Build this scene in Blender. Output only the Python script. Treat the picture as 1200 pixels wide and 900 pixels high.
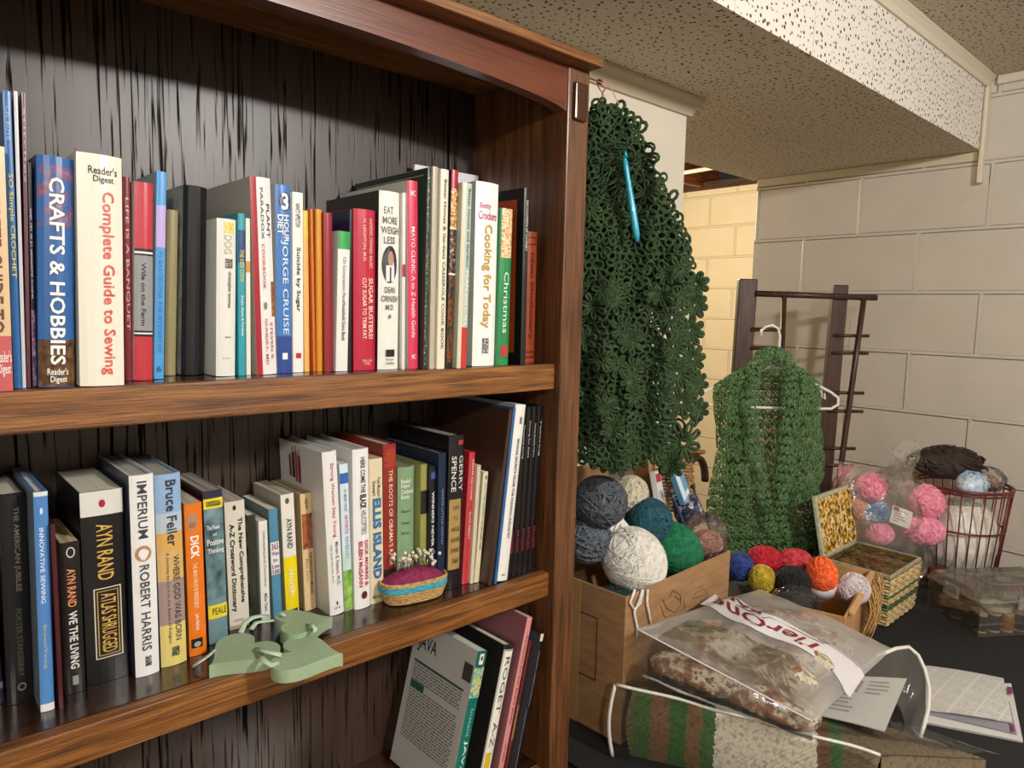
import bpy, bmesh, math, random
from mathutils import Vector, Matrix
random.seed(7)
SC = bpy.context.scene
for o in list(bpy.data.objects): bpy.data.objects.remove(o)
COL = SC.collection
PI = math.pi

# ------------------------------------------------------------------ camera, world, light
YAW, PITCH, ROLL, FPX = 0.739257, 0.104753, 0.021683, 829.57
DD = .785
CAM = Vector((-1.107*DD, -DD, 1.45))
_F = Vector((math.sin(YAW)*math.cos(PITCH), math.cos(YAW)*math.cos(PITCH), -math.sin(PITCH)))
_r = Vector((math.cos(YAW), -math.sin(YAW), 0)); _u = _r.cross(_F)
CR = _r*math.cos(ROLL) + _u*math.sin(ROLL)
CU = -_r*math.sin(ROLL) + _u*math.cos(ROLL)
cd = bpy.data.cameras.new('camera'); cam = bpy.data.objects.new('camera', cd); COL.objects.link(cam)
cd.sensor_width = 36; cd.lens = 36*FPX/1200; cd.clip_start = .02
m = Matrix((CR, CU, -_F)).transposed().to_4x4(); m.translation = CAM
cam.matrix_world = m
SC.camera = cam
SC.view_settings.view_transform = 'Standard'; SC.view_settings.look = 'None'
SC.view_settings.gamma = 1; SC.view_settings.use_curve_mapping = False
SC.view_settings.exposure = -0.2
w = bpy.data.worlds.new('world'); SC.world = w; w.use_nodes = True
w.node_tree.nodes['Background'].inputs[0].default_value = (.9, .85, .75, 1)
w.node_tree.nodes['Background'].inputs[1].default_value = .03
def lamp(name, loc, power, col, rad):
    l = bpy.data.lights.new(name, 'POINT'); l.energy = power; l.color = col; l.shadow_soft_size = rad
    o = bpy.data.objects.new(name, l); COL.objects.link(o); o.location = loc; return o
lamp('ceiling_bulb', (.06, -1.62, 2.13), 108, (1, .98, .95), .05)
lamp('side_bulb', (-1.45, -1.9, 2.14), 68, (1, .98, .95), .06)
lamp('back_room_bulb', (1.7, 1.75, 1.95), 130, (1, .83, .56), .08)

# ------------------------------------------------------------------ calibration: measured points -> world
def ray(x, y): return CR*(x-600) - CU*(y-450) + _F*FPX
def at(x, y, ax, v):
    d = ray(x, y); return CAM + d*((v-CAM[ax])/d[ax])
def atp(x, y, P, n):
    d = ray(x, y); return CAM + d*((Vector(P)-CAM).dot(n)/d.dot(n))

# ------------------------------------------------------------------ colour and materials
def lin(h):
    if not isinstance(h, str): return tuple(h)+(1,)
    if len(h) == 3: h = ''.join(c+c for c in h)
    c = [int(h[i:i+2], 16)/255 for i in (0, 2, 4)]
    return tuple(x/12.92 if x <= .04045 else ((x+.055)/1.055)**2.4 for x in c)+(1,)
MC = {}
def nm(name):
    mt = bpy.data.materials.new(name); mt.use_nodes = True
    nt = mt.node_tree; b = nt.nodes['Principled BSDF']; return mt, nt, b
def N(nt, t, **k):
    n = nt.nodes.new(t)
    for a, v in k.items():
        if a.startswith('i_'): n.inputs[a[2:].replace('_', ' ')].default_value = v
        else: setattr(n, a, v)
    return n
def mat(hx, rough=.45, metal=0, coat=0, sheen=0, spec=.5):
    k = ('p', hx, rough, metal, coat, sheen, spec)
    if k in MC: return MC[k]
    mt, nt, b = nm('paint_'+str(hx))
    b.inputs['Base Color'].default_value = lin(hx); b.inputs['Roughness'].default_value = rough
    b.inputs['Metallic'].default_value = metal; b.inputs['Coat Weight'].default_value = coat
    b.inputs['Sheen Weight'].default_value = sheen; b.inputs['Specular IOR Level'].default_value = spec
    MC[k] = mt; return mt
def ramp(nt, cols, pos=None, const=False):
    r = nt.nodes.new('ShaderNodeValToRGB'); e = r.color_ramp.elements
    n = len(cols); pos = pos or [i/(n-1) for i in range(n)]
    e[0].position = pos[0]; e[0].color = lin(cols[0]); e[1].position = pos[-1]; e[1].color = lin(cols[-1])
    for i in range(1, n-1):
        q = e.new(pos[i]); q.color = lin(cols[i])
    if const: r.color_ramp.interpolation = 'CONSTANT'
    return r
def coords(nt, scale=(1, 1, 1), rot=(0, 0, 0)):
    t = nt.nodes.new('ShaderNodeTexCoord'); mp = nt.nodes.new('ShaderNodeMapping')
    mp.inputs['Scale'].default_value = scale; mp.inputs['Rotation'].default_value = rot
    nt.links.new(t.outputs['Object'], mp.inputs[0]); return mp
def bump(nt, b, src, strength=.3, dist=.002):
    n = nt.nodes.new('ShaderNodeBump'); n.inputs['Strength'].default_value = strength; n.inputs['Distance'].default_value = dist
    nt.links.new(src, n.inputs['Height']); nt.links.new(n.outputs[0], b.inputs['Normal']); return n
def noisemat(cols, scale=40, stretch=(1, 1, 1), rough=.6, pos=None, bmp=0, const=False, detail=3, bdist=.002, coat=0):
    k = ('n', tuple(cols), scale, stretch, rough, tuple(pos or ()), bmp, const, coat)
    if k in MC: return MC[k]
    mt, nt, b = nm('mottled_'+cols[0]); mp = coords(nt, stretch)
    n = N(nt, 'ShaderNodeTexNoise'); n.inputs['Scale'].default_value = scale; n.inputs['Detail'].default_value = detail
    nt.links.new(mp.outputs[0], n.inputs[0]); r = ramp(nt, cols, pos or [.3+.4*i/(len(cols)-1) for i in range(len(cols))], const)
    nt.links.new(n.outputs[0], r.inputs[0]); nt.links.new(r.outputs[0], b.inputs['Base Color'])
    b.inputs['Roughness'].default_value = rough; b.inputs['Coat Weight'].default_value = coat
    if bmp: bump(nt, b, n.outputs[0], bmp, bdist)
    MC[k] = mt; return mt
def wood(name, cols, axis, rough=.3, coat=.3, fine=70, along=2.2, bmp=.25, pores=True, porecol='5a5a5a', spec=0):
    """oak: streaks along one axis, dark pores"""
    mt, nt, b = nm(name)
    s1 = [fine*.35]*3; s1[axis] = along; s2 = [fine*4]*3; s2[axis] = along*3.0
    m1 = coords(nt, s1); m2 = coords(nt, s2)
    n1 = N(nt, 'ShaderNodeTexNoise'); n1.inputs['Scale'].default_value = 1; n1.inputs['Detail'].default_value = 4; n1.inputs['Distortion'].default_value = 1.2
    n2 = N(nt, 'ShaderNodeTexNoise'); n2.inputs['Scale'].default_value = 1; n2.inputs['Detail'].default_value = 2; n2.inputs['Distortion'].default_value = .5 if spec else 0
    nt.links.new(m1.outputs[0], n1.inputs[0]); nt.links.new(m2.outputs[0], n2.inputs[0])
    r1 = ramp(nt, cols, [.3+.38*i/(len(cols)-1) for i in range(len(cols))])
    r2 = ramp(nt, [porecol, 'ffffff'], [.355, .44] if spec else [.36, .52])
    if spec:
        sm = N(nt, 'ShaderNodeMath', operation='MULTIPLY'); sm.inputs[1].default_value = spec
        nt.links.new(r2.outputs[0], sm.inputs[0]); nt.links.new(sm.outputs[0], b.inputs['Specular IOR Level'])
    mx = N(nt, 'ShaderNodeMixRGB', blend_type='MULTIPLY'); mx.inputs[0].default_value = .8 if pores else .25
    nt.links.new(n1.outputs[0], r1.inputs[0]); nt.links.new(n2.outputs[0], r2.inputs[0])
    nt.links.new(r1.outputs[0], mx.inputs[1]); nt.links.new(r2.outputs[0], mx.inputs[2])
    nt.links.new(mx.outputs[0], b.inputs['Base Color'])
    b.inputs['Roughness'].default_value = rough; b.inputs['Coat Weight'].default_value = coat; b.inputs['Coat Roughness'].default_value = .18
    if bmp: bump(nt, b, r2.outputs[0], bmp, .0008)
    return mt
def plastic(name, tint='ffffff', haze=.12, rough=.12, hazecol='e8e8e8', gloss=.9, wr=60, wstr=.5):
    """thin clear film: mostly see-through, glossy at glancing angles, a little milky"""
    mt, nt, b = nm(name); nt.nodes.remove(b); out = nt.nodes['Material Output']
    tr = N(nt, 'ShaderNodeBsdfTransparent'); tr.inputs[0].default_value = lin(tint)
    gl = N(nt, 'ShaderNodeBsdfGlossy'); gl.inputs['Roughness'].default_value = rough
    df = N(nt, 'ShaderNodeBsdfDiffuse'); df.inputs[0].default_value = lin(hazecol)
    tl = N(nt, 'ShaderNodeBsdfTranslucent'); tl.inputs[0].default_value = lin(hazecol)
    mp = coords(nt); no = N(nt, 'ShaderNodeTexNoise'); no.inputs['Scale'].default_value = wr; no.inputs['Detail'].default_value = 3
    nt.links.new(mp.outputs[0], no.inputs[0])
    bp = N(nt, 'ShaderNodeBump'); bp.inputs['Strength'].default_value = wstr; bp.inputs['Distance'].default_value = .006
    nt.links.new(no.outputs[0], bp.inputs['Height'])
    nt.links.new(bp.outputs[0], gl.inputs['Normal'])
    a0 = N(nt, 'ShaderNodeMixShader'); a0.inputs[0].default_value = .4
    nt.links.new(df.outputs[0], a0.inputs[1]); nt.links.new(tl.outputs[0], a0.inputs[2])
    a = N(nt, 'ShaderNodeMixShader'); a.inputs[0].default_value = haze
    nt.links.new(tr.outputs[0], a.inputs[1]); nt.links.new(a0.outputs[0], a.inputs[2])
    fr = N(nt, 'ShaderNodeLayerWeight'); fr.inputs[0].default_value = .25
    nt.links.new(bp.outputs[0], fr.inputs['Normal'])
    ml = N(nt, 'ShaderNodeMath', operation='MULTIPLY'); ml.inputs[1].default_value = gloss
    nt.links.new(fr.outputs['Fresnel'], ml.inputs[0])
    c = N(nt, 'ShaderNodeMixShader'); nt.links.new(ml.outputs[0], c.inputs[0])
    nt.links.new(a.outputs[0], c.inputs[1]); nt.links.new(gl.outputs[0], c.inputs[2])
    nt.links.new(c.outputs[0], out.inputs[0]); return mt
def perforated(name, ax, base, hole, scale=62, th=.17, seam=.305):
    mt, nt, b = nm(name)
    t = N(nt, 'ShaderNodeTexCoord'); sp = N(nt, 'ShaderNodeSeparateXYZ'); cb = N(nt, 'ShaderNodeCombineXYZ')
    nt.links.new(t.outputs['Object'], sp.inputs[0])
    nt.links.new(sp.outputs[ax[0]], cb.inputs[0]); nt.links.new(sp.outputs[ax[1]], cb.inputs[1])
    v = N(nt, 'ShaderNodeTexVoronoi', voronoi_dimensions='2D'); v.inputs['Scale'].default_value = scale; v.inputs['Randomness'].default_value = .85
    nt.links.new(cb.outputs[0], v.inputs['Vector'])
    wn = N(nt, 'ShaderNodeTexWhiteNoise', noise_dimensions='3D'); nt.links.new(v.outputs['Color'], wn.inputs['Vector'])
    mr = N(nt, 'ShaderNodeMapRange'); mr.inputs['To Min'].default_value = th*.45; mr.inputs['To Max'].default_value = th*1.35
    nt.links.new(wn.outputs['Value'], mr.inputs[0])
    lt = N(nt, 'ShaderNodeMath', operation='LESS_THAN'); nt.links.new(v.outputs['Distance'], lt.inputs[0]); nt.links.new(mr.outputs[0], lt.inputs[1])
    br = N(nt, 'ShaderNodeTexBrick'); br.offset = 0; br.inputs['Scale'].default_value = 1
    br.inputs['Brick Width'].default_value = seam; br.inputs['Row Height'].default_value = seam; br.inputs['Mortar Size'].default_value = .0012
    nt.links.new(cb.outputs[0], br.inputs['Vector'])
    mx = N(nt, 'ShaderNodeMixRGB'); mx.inputs[1].default_value = lin(base); mx.inputs[2].default_value = lin(hole)
    nt.links.new(lt.outputs[0], mx.inputs[0])
    m2 = N(nt, 'ShaderNodeMixRGB', blend_type='MULTIPLY'); m2.inputs[2].default_value = (.72, .72, .72, 1)
    nt.links.new(br.outputs['Fac'], m2.inputs[0]); nt.links.new(mx.outputs[0], m2.inputs[1])
    nt.links.new(m2.outputs[0], b.inputs['Base Color']); b.inputs['Roughness'].default_value = .8
    bump(nt, b, lt.outputs[0], -.6, .002); return mt
def blockwall(name, base, y0, z0, jcol=None):
    """painted concrete block wall lying in a YZ plane"""
    mt, nt, b = nm(name)
    t = N(nt, 'ShaderNodeTexCoord'); sp = N(nt, 'ShaderNodeSeparateXYZ'); cb = N(nt, 'ShaderNodeCombineXYZ')
    nt.links.new(t.outputs['Object'], sp.inputs[0])
    nt.links.new(sp.outputs[1], cb.inputs[0]); nt.links.new(sp.outputs[2], cb.inputs[1])
    mp = N(nt, 'ShaderNodeMapping'); mp.inputs['Location'].default_value = (-y0, -z0, 0); nt.links.new(cb.outputs[0], mp.inputs[0])
    br = N(nt, 'ShaderNodeTexBrick'); br.offset = .5; br.inputs['Scale'].default_value = 1
    br.inputs['Brick Width'].default_value = .398; br.inputs['Row Height'].default_value = .2045; br.inputs['Mortar Size'].default_value = .008; br.inputs['Mortar Smooth'].default_value = .5
    nt.links.new(mp.outputs[0], br.inputs['Vector'])
    no = N(nt, 'ShaderNodeTexNoise'); no.inputs['Scale'].default_value = 9; no.inputs['Detail'].default_value = 4
    nt.links.new(t.outputs['Object'], no.inputs[0])
    r = ramp(nt, [base, jcol or base], [.35, .75]); nt.links.new(no.outputs[0], r.inputs[0])
    nt.links.new(r.outputs[0], b.inputs['Base Color']); b.inputs['Roughness'].default_value = .55
    n2 = N(nt, 'ShaderNodeTexNoise'); n2.inputs['Scale'].default_value = 120; nt.links.new(t.outputs['Object'], n2.inputs[0])
    ad = N(nt, 'ShaderNodeMath', operation='MULTIPLY_ADD'); ad.inputs[1].default_value = .05
    nt.links.new(n2.outputs[0], ad.inputs[0]); nt.links.new(br.outputs['Fac'], ad.inputs[2])
    bump(nt, b, ad.outputs[0], 1.0, .006); return mt

# ------------------------------------------------------------------ mesh building
class MB:
    def __init__(s): s.v = []; s.f = []; s.m = []; s.cm = 0
    def add(s, vs, fs):
        o = len(s.v); s.v += [tuple(p) for p in vs]; s.f += [tuple(i+o for i in f) for f in fs]; s.m += [s.cm]*len(fs); return s
    def box(s, x0, x1, y0, y1, z0, z1):
        return s.add([(x0,y0,z0),(x1,y0,z0),(x1,y1,z0),(x0,y1,z0),(x0,y0,z1),(x1,y0,z1),(x1,y1,z1),(x0,y1,z1)],
                     [(0,3,2,1),(4,5,6,7),(0,1,5,4),(1,2,6,5),(2,3,7,6),(3,0,4,7)])
    def obox(s, c, ex, ey, ez):
        """oriented box: centre and three half axes"""
        c, ex, ey, ez = Vector(c), Vector(ex), Vector(ey), Vector(ez)
        P = [c+ex*a+ey*b+ez*d for d in (-1,1) for a, b in ((-1,-1),(1,-1),(1,1),(-1,1))]
        return s.add(P, [(0,3,2,1),(4,5,6,7),(0,1,5,4),(1,2,6,5),(2,3,7,6),(3,0,4,7)])
    def tube(s, pts, r, n=5, closed=False, flat=1.0):
        pts = [Vector(p) for p in pts]; L = len(pts)
        if L < 2: return s
        vs = []; prev = None
        for i, p in enumerate(pts):
            if closed: t = pts[(i+1) % L]-pts[i-1]
            else: t = pts[min(i+1, L-1)]-pts[max(i-1, 0)]
            if t.length < 1e-9: t = Vector((0, 0, 1))
            t.normalize()
            if prev is None:
                a = Vector((0, 0, 1)) if abs(t.z) < .9 else Vector((1, 0, 0)); nn = t.cross(a).normalized()
            else:
                nn = prev-t*prev.dot(t); nn = nn.normalized() if nn.length > 1e-6 else prev
            prev = nn; bb = t.cross(nn); rr = r[i] if isinstance(r, (list, tuple)) else r
            for k in range(n):
                a = 2*PI*k/n; vs.append(p+nn*(math.cos(a)*rr)+bb*(math.sin(a)*rr*flat))
        fs = []
        for i in range(L if closed else L-1):
            j = (i+1) % L
            for k in range(n):
                k2 = (k+1) % n; fs.append((i*n+k, i*n+k2, j*n+k2, j*n+k))
        if not closed:
            fs.append(tuple(range(n-1, -1, -1))); fs.append(tuple((L-1)*n+k for k in range(n)))
        return s.add(vs, fs)
    def lathe(s, prof, n=24, c=(0, 0, 0), M=None):
        vs = []; fs = []
        for r, z in prof:
            for k in range(n):
                a = 2*PI*k/n; p = Vector((r*math.cos(a), r*math.sin(a), z))
                p = M @ p if M else p
                vs.append(p+Vector(c))
        for i in range(len(prof)-1):
            for k in range(n):
                k2 = (k+1) % n; fs.append((i*n+k, i*n+k2, (i+1)*n+k2, (i+1)*n+k))
        return s.add(vs, fs)
    def sphere(s, c, r, nu=16, nv=10, M=None, wob=0):
        rx = r if isinstance(r, (tuple, list)) else (r, r, r); vs = []; fs = []
        for j in range(nv+1):
            ph = PI*j/nv
            for i in range(nu):
                a = 2*PI*i/nu; q = 1+wob*(random.random()-.5)
                p = Vector((rx[0]*math.sin(ph)*math.cos(a)*q, rx[1]*math.sin(ph)*math.sin(a)*q, rx[2]*math.cos(ph)*q))
                vs.append((M @ p if M else p)+Vector(c))
        for j in range(nv):
            for i in range(nu):
                i2 = (i+1) % nu; fs.append((j*nu+i, (j+1)*nu+i, (j+1)*nu+i2, j*nu+i2))
        return s.add(vs, fs)
    def grid(s, fn, nu, nv, skip=None):
        vs = [fn(i/nu, j/nv) for j in range(nv+1) for i in range(nu+1)]; fs = []
        for j in range(nv):
            for i in range(nu):
                if skip and skip(i/nu, j/nv): continue
                a = j*(nu+1)+i; fs.append((a, a+1, a+nu+2, a+nu+1))
        return s.add(vs, fs)
    def prism(s, poly, fn0, fn1):
        """poly 2-D points; fn0/fn1 map them to the two end faces"""
        n = len(poly); vs = [fn0(*p) for p in poly]+[fn1(*p) for p in poly]
        return s.add(vs, [tuple(range(n)), tuple(range(2*n-1, n-1, -1))]+[(i, i+n, (i+1) % n+n, (i+1) % n) for i in range(n)])
def build(name, mb, mats, parent=None, smooth=False, bevel=0, solid=0, sub=0, fix=True):
    me = bpy.data.meshes.new(name); me.from_pydata(mb.v, [], mb.f)
    mats = mats if isinstance(mats, list) else [mats]
    for x in mats: me.materials.append(x)
    if len(mats) > 1: me.polygons.foreach_set('material_index', mb.m)
    if fix:
        b = bmesh.new(); b.from_mesh(me); bmesh.ops.recalc_face_normals(b, faces=b.faces); b.to_mesh(me); b.free()
    if smooth: me.polygons.foreach_set('use_smooth', [True]*len(me.polygons))
    o = bpy.data.objects.new(name, me); COL.objects.link(o)
    if parent: o.parent = parent
    if bevel:
        d = o.modifiers.new('bevel', 'BEVEL'); d.width = bevel; d.segments = 2; d.limit_method = 'ANGLE'; d.angle_limit = .6
    if solid:
        d = o.modifiers.new('thick', 'SOLIDIFY'); d.thickness = solid; d.offset = 0
    if sub:
        d = o.modifiers.new('sub', 'SUBSURF'); d.levels = d.render_levels = sub
    return o
def tag(o, label, cat, group=None):
    o['label'] = label; o['category'] = cat
    if group: o['group'] = group
    return o
def empty(name, loc, label, cat, group=None, rot=None):
    o = bpy.data.objects.new(name, None); COL.objects.link(o); o.location = loc; o.empty_display_size = .02
    if rot: o.rotation_euler = rot
    return tag(o, label, cat, group)
def struct(name, mb, mt, **k):
    o = build(name, mb, mt, **k); o['kind'] = 'structure'; return o
TC = {}
def textgeo(body, bold=.0):
    k = (body, bold)
    if k in TC: return TC[k]
    cu = bpy.data.curves.new('t', 'FONT'); cu.body = body; cu.size = 1; cu.resolution_u = 2; cu.offset = bold
    ob = bpy.data.objects.new('t', cu); COL.objects.link(ob)
    dg = bpy.context.evaluated_depsgraph_get(); me = ob.evaluated_get(dg).to_mesh()
    vs = [tuple(v.co) for v in me.vertices]; fs = [tuple(p.vertices) for p in me.polygons]
    ob.evaluated_get(dg).to_mesh_clear(); bpy.data.objects.remove(ob); bpy.data.curves.remove(cu)
    x0 = min(v[0] for v in vs); x1 = max(v[0] for v in vs); y0 = min(v[1] for v in vs); y1 = max(v[1] for v in vs)
    vs = [((v[0]-x0)/(x1-x0), (v[1]-y0)/(y1-y0)) for v in vs]
    TC[k] = (vs, fs); return TC[k]
def textmb(mb, body, fn, bold=.0):
    vs, fs = textgeo(body, bold); return mb.add([fn(u, v) for u, v in vs], fs)

# ------------------------------------------------------------------ the room
FLOOR, SOFF, CEIL = -.10, 1.985, 2.208
XW, YE, YB = 1.79, .705, .29
cream = 'd8cbb2'
M_ceil = perforated('ceiling_tile', (0, 1), 'c0b4a0', '463a2c')
M_soff = perforated('soffit_face_tile', (0, 2), 'dcd5c9', '3a3228', th=.18)
M_plain = noisemat(['d9d0bd', 'e0d7c6'], 6, rough=.6)
M_block = blockwall('painted_block', 'c3baac', .334*2.66-DD+.199-.004, 1.45+.033*2.66, 'c9c0b2')
M_block2 = blockwall('cream_block', 'e6d9bb', 1.854-.11, 2.035, 'eadfc6')
struct('floor', MB().box(-3.2, 3.6, -4.2, 5.0, FLOOR-.05, FLOOR), noisemat(['7d7468', '8a8175'], 12, rough=.5))
struct('ceiling', MB().box(-3.2, XW+.2, -4.2, -.064, CEIL, CEIL+.03), M_ceil)
b = MB().box(-3.2, XW, -.064, YE+.02, SOFF, CEIL+.03)
b.m = [0]*6; b.m[2] = 1
struct('ceiling_soffit', b, [M_ceil, M_soff], fix=False)
struct('wall_right', MB().box(XW, XW+.20, -4.2, YE, FLOOR, CEIL+.03), M_block)
b = MB().box(-3.2, .690, YB, .62, FLOOR, SOFF-.001)
struct('wall_back', b, M_plain, bevel=.006)
struct('wall_left', MB().box(-3.3, -3.2, -4.2, 5, FLOOR, CEIL+.03), M_plain)
struct('wall_front', MB().box(-3.2, XW+.2, -4.3, -4.2, FLOOR, CEIL+.03), M_plain)
# trims
tm = mat('cfc4ae', .5)
def cove(x0, x1, y, z, h, d):
    pr = [(0, 0), (0, -h), (-d*.25, -h), (-d*.45, -h*.55), (-d*.8, -h*.25), (-d, -h*.12), (-d, 0)]
    return MB().prism(pr, lambda a, c: (x0, y+a, z+c), lambda a, c: (x1, y+a, z+c))
struct('trim_1', cove(-3.2, XW-.001, -.0645, CEIL-.0005, .030, .026), tm)
b = MB().box(XW-.014, XW-.0005, -4.2, -.093, CEIL-.028, CEIL-.0005); struct('trim_2', b, tm, bevel=.004)
b = MB().box(XW-.030, XW-.0005, -.078, -.0650, 1.88, CEIL-.032); struct('trim_3', b, tm, bevel=.005)
b = MB().box(XW-.005, XW-.0005, -.055, YE-.002, SOFF-.030, SOFF-.0005); struct('trim_4', b, mat('c9bda6', .6), bevel=.002)
pr = [(0, 0), (0, -.042), (-.008, -.042), (-.014, -.02), (-.030, -.008), (-.030, 0)]
b = MB().prism(pr, lambda a, c: (-3.2, YB-.0005+a, SOFF-.0005+c), lambda a, c: (.6905-a, YB-.0005+a, SOFF-.0005+c))
b.prism(pr, lambda a, c: (.6905-a, YB-.0005+a, SOFF-.0005+c), lambda a, c: (.6905-a, .62, SOFF-.0005+c))
struct('trim_5', b, mat('b5a78e', .55))
# the lit room beyond the opening
struct('wall_corridor', MB().box(3.4, 3.5, -.2, 5.0, FLOOR, 2.285), M_block2)
struct('wall_corridor_end', MB().box(-3.2, 3.5, 5.0, 5.1, FLOOR, 2.7), M_plain)
struct('ceiling_corridor', MB().box(-3.2, 3.6, YE+.03, 5.0, 2.52, 2.56), mat('4a3122', .8))
jm = wood('joist_wood', ['7a4522', '96592e', 'a8683a'], 0, rough=.6, coat=0, bmp=.1)
for i, y in enumerate((1.0, 1.42, 1.98, 2.5, 3.0, 3.5)):
    struct('trim_%d' % (6+i), MB().box(-3.0, 3.55, y, y+.045, 2.30, 2.519), jm, bevel=.003)
struct('trim_12', MB().box(3.36, 3.52, YE+.05, 4.9, 2.2855, 2.33), wood('sill_wood', ['3a2416', '4a2f1e', '573824'], 1, rough=.7, coat=0))
b = MB().tube([(2.7, 1.2, 2.27), (2.72, 2.2, 2.262), (2.75, 3.6, 2.25)], .012, 8)
tag(build('pipe', b, mat('d8d2c4', .4), smooth=True), 'thin white pipe under the joists of the lit back room', 'pipe')

# ------------------------------------------------------------------ the bookcase
W_stile = wood('oak_stile', ['4a2c18', '684022', '7d5230'], 2, rough=.4, fine=220, coat=.1, along=4)
W_edge = wood('oak_edge', ['54300f', '804e1f', '9f6a33'], 0, rough=.42, coat=.1, fine=270, along=4)
W_shelf = wood('oak_shelf', ['2c1810', '3b2115', '4a2a19'], 0, rough=.2, coat=.4, bmp=.1)
W_back = wood('oak_back', ['22160f', '2f1e15', '3b261b'], 2, rough=.42, coat=0, fine=48, along=2.0, bmp=.3, porecol='3c3630', spec=.7)
W_frieze = wood('oak_frieze', ['52281a', '643420', '713d25'], 0, rough=.3, bmp=.08, pores=False)
W_side = wood('oak_side', ['3a1f12', '4b2917', '5a331c'], 2, rough=.3)
BW = .925; ST = .0487; S1, S2, S3 = 1.364, 1.0155, .667; TH = .041; DEP = .228
case = empty('bookcase', (-BW/2, 0, FLOOR), 'tall dark-stained oak bookcase with arched top rail, full of books', 'bookcase')
def cs(name, mb, mt, **k):
    mb.v = [(x+BW/2, y, z-FLOOR) for x, y, z in mb.v]; return build(name, mb, mt, case, **k)
cs('side_panel', MB().box(-ST, 0, 0, DEP+.012, FLOOR, 1.8262), W_stile, bevel=.0025)
cs('side_panel', MB().box(-BW, -BW+ST, 0, DEP+.012, FLOOR, 1.8262), W_stile, bevel=.0025)
cs('back_panel', MB().box(-BW+ST, -ST, DEP, DEP+.008, FLOOR+.06, 1.8262), W_back)
for z in (S1, S2, S3, .31):
    sh = cs('shelf', MB().box(-BW+ST+.0005, -ST-.0005, .030, DEP-.001, z-.026, z), W_shelf)
    b = MB().box(-BW+ST+.0005, -ST-.0005, .012, .0298, z-TH, z); b.v = [(x+BW/2, y, zz-FLOOR) for x, y, zz in b.v]
    build('front_edge', b, W_edge, sh, bevel=.002)
cs('bottom_shelf', MB().box(-BW+ST, -ST, .012, DEP, FLOOR+.05, FLOOR+.09), W_shelf)
cs('plinth', MB().box(-BW+ST, -ST, .006, .026, FLOOR, FLOOR+.05), W_edge)
cs('crown', MB().box(-BW-.002, 0.0005, -.028, DEP+.012, 1.8264, 1.8405), W_edge, bevel=.002)
# arched rail
n = 40; top = 1.826
arc = [(-ST-(BW-2*ST)*i/n, 1.757+.0245*(math.sin(PI*i/n)**.55)) for i in range(n+1)]
pts = [(-ST, top)]+arc+[(-BW+ST, top)]
b = MB()
vs = []; fs = []
for y in (.003, .024):
    for x, z in arc: vs.append((x, y, z))
    for x, z in arc: vs.append((x, y, top))
K = n+1
for i in range(n):
    fs += [(i, i+1, K+i+1, K+i), (2*K+i, 3*K+i, 3*K+i+1, 2*K+i+1), (i, 2*K+i, 2*K+i+1, i+1)]
cs('arched_rail', b.add(vs, fs), W_frieze)
for sx in (-.0245, -BW+.0245):
    cs('corner_block', MB().box(sx-.0145, sx+.0145, -.007, .001, 1.746, 1.803), W_side, bevel=.003)

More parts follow.
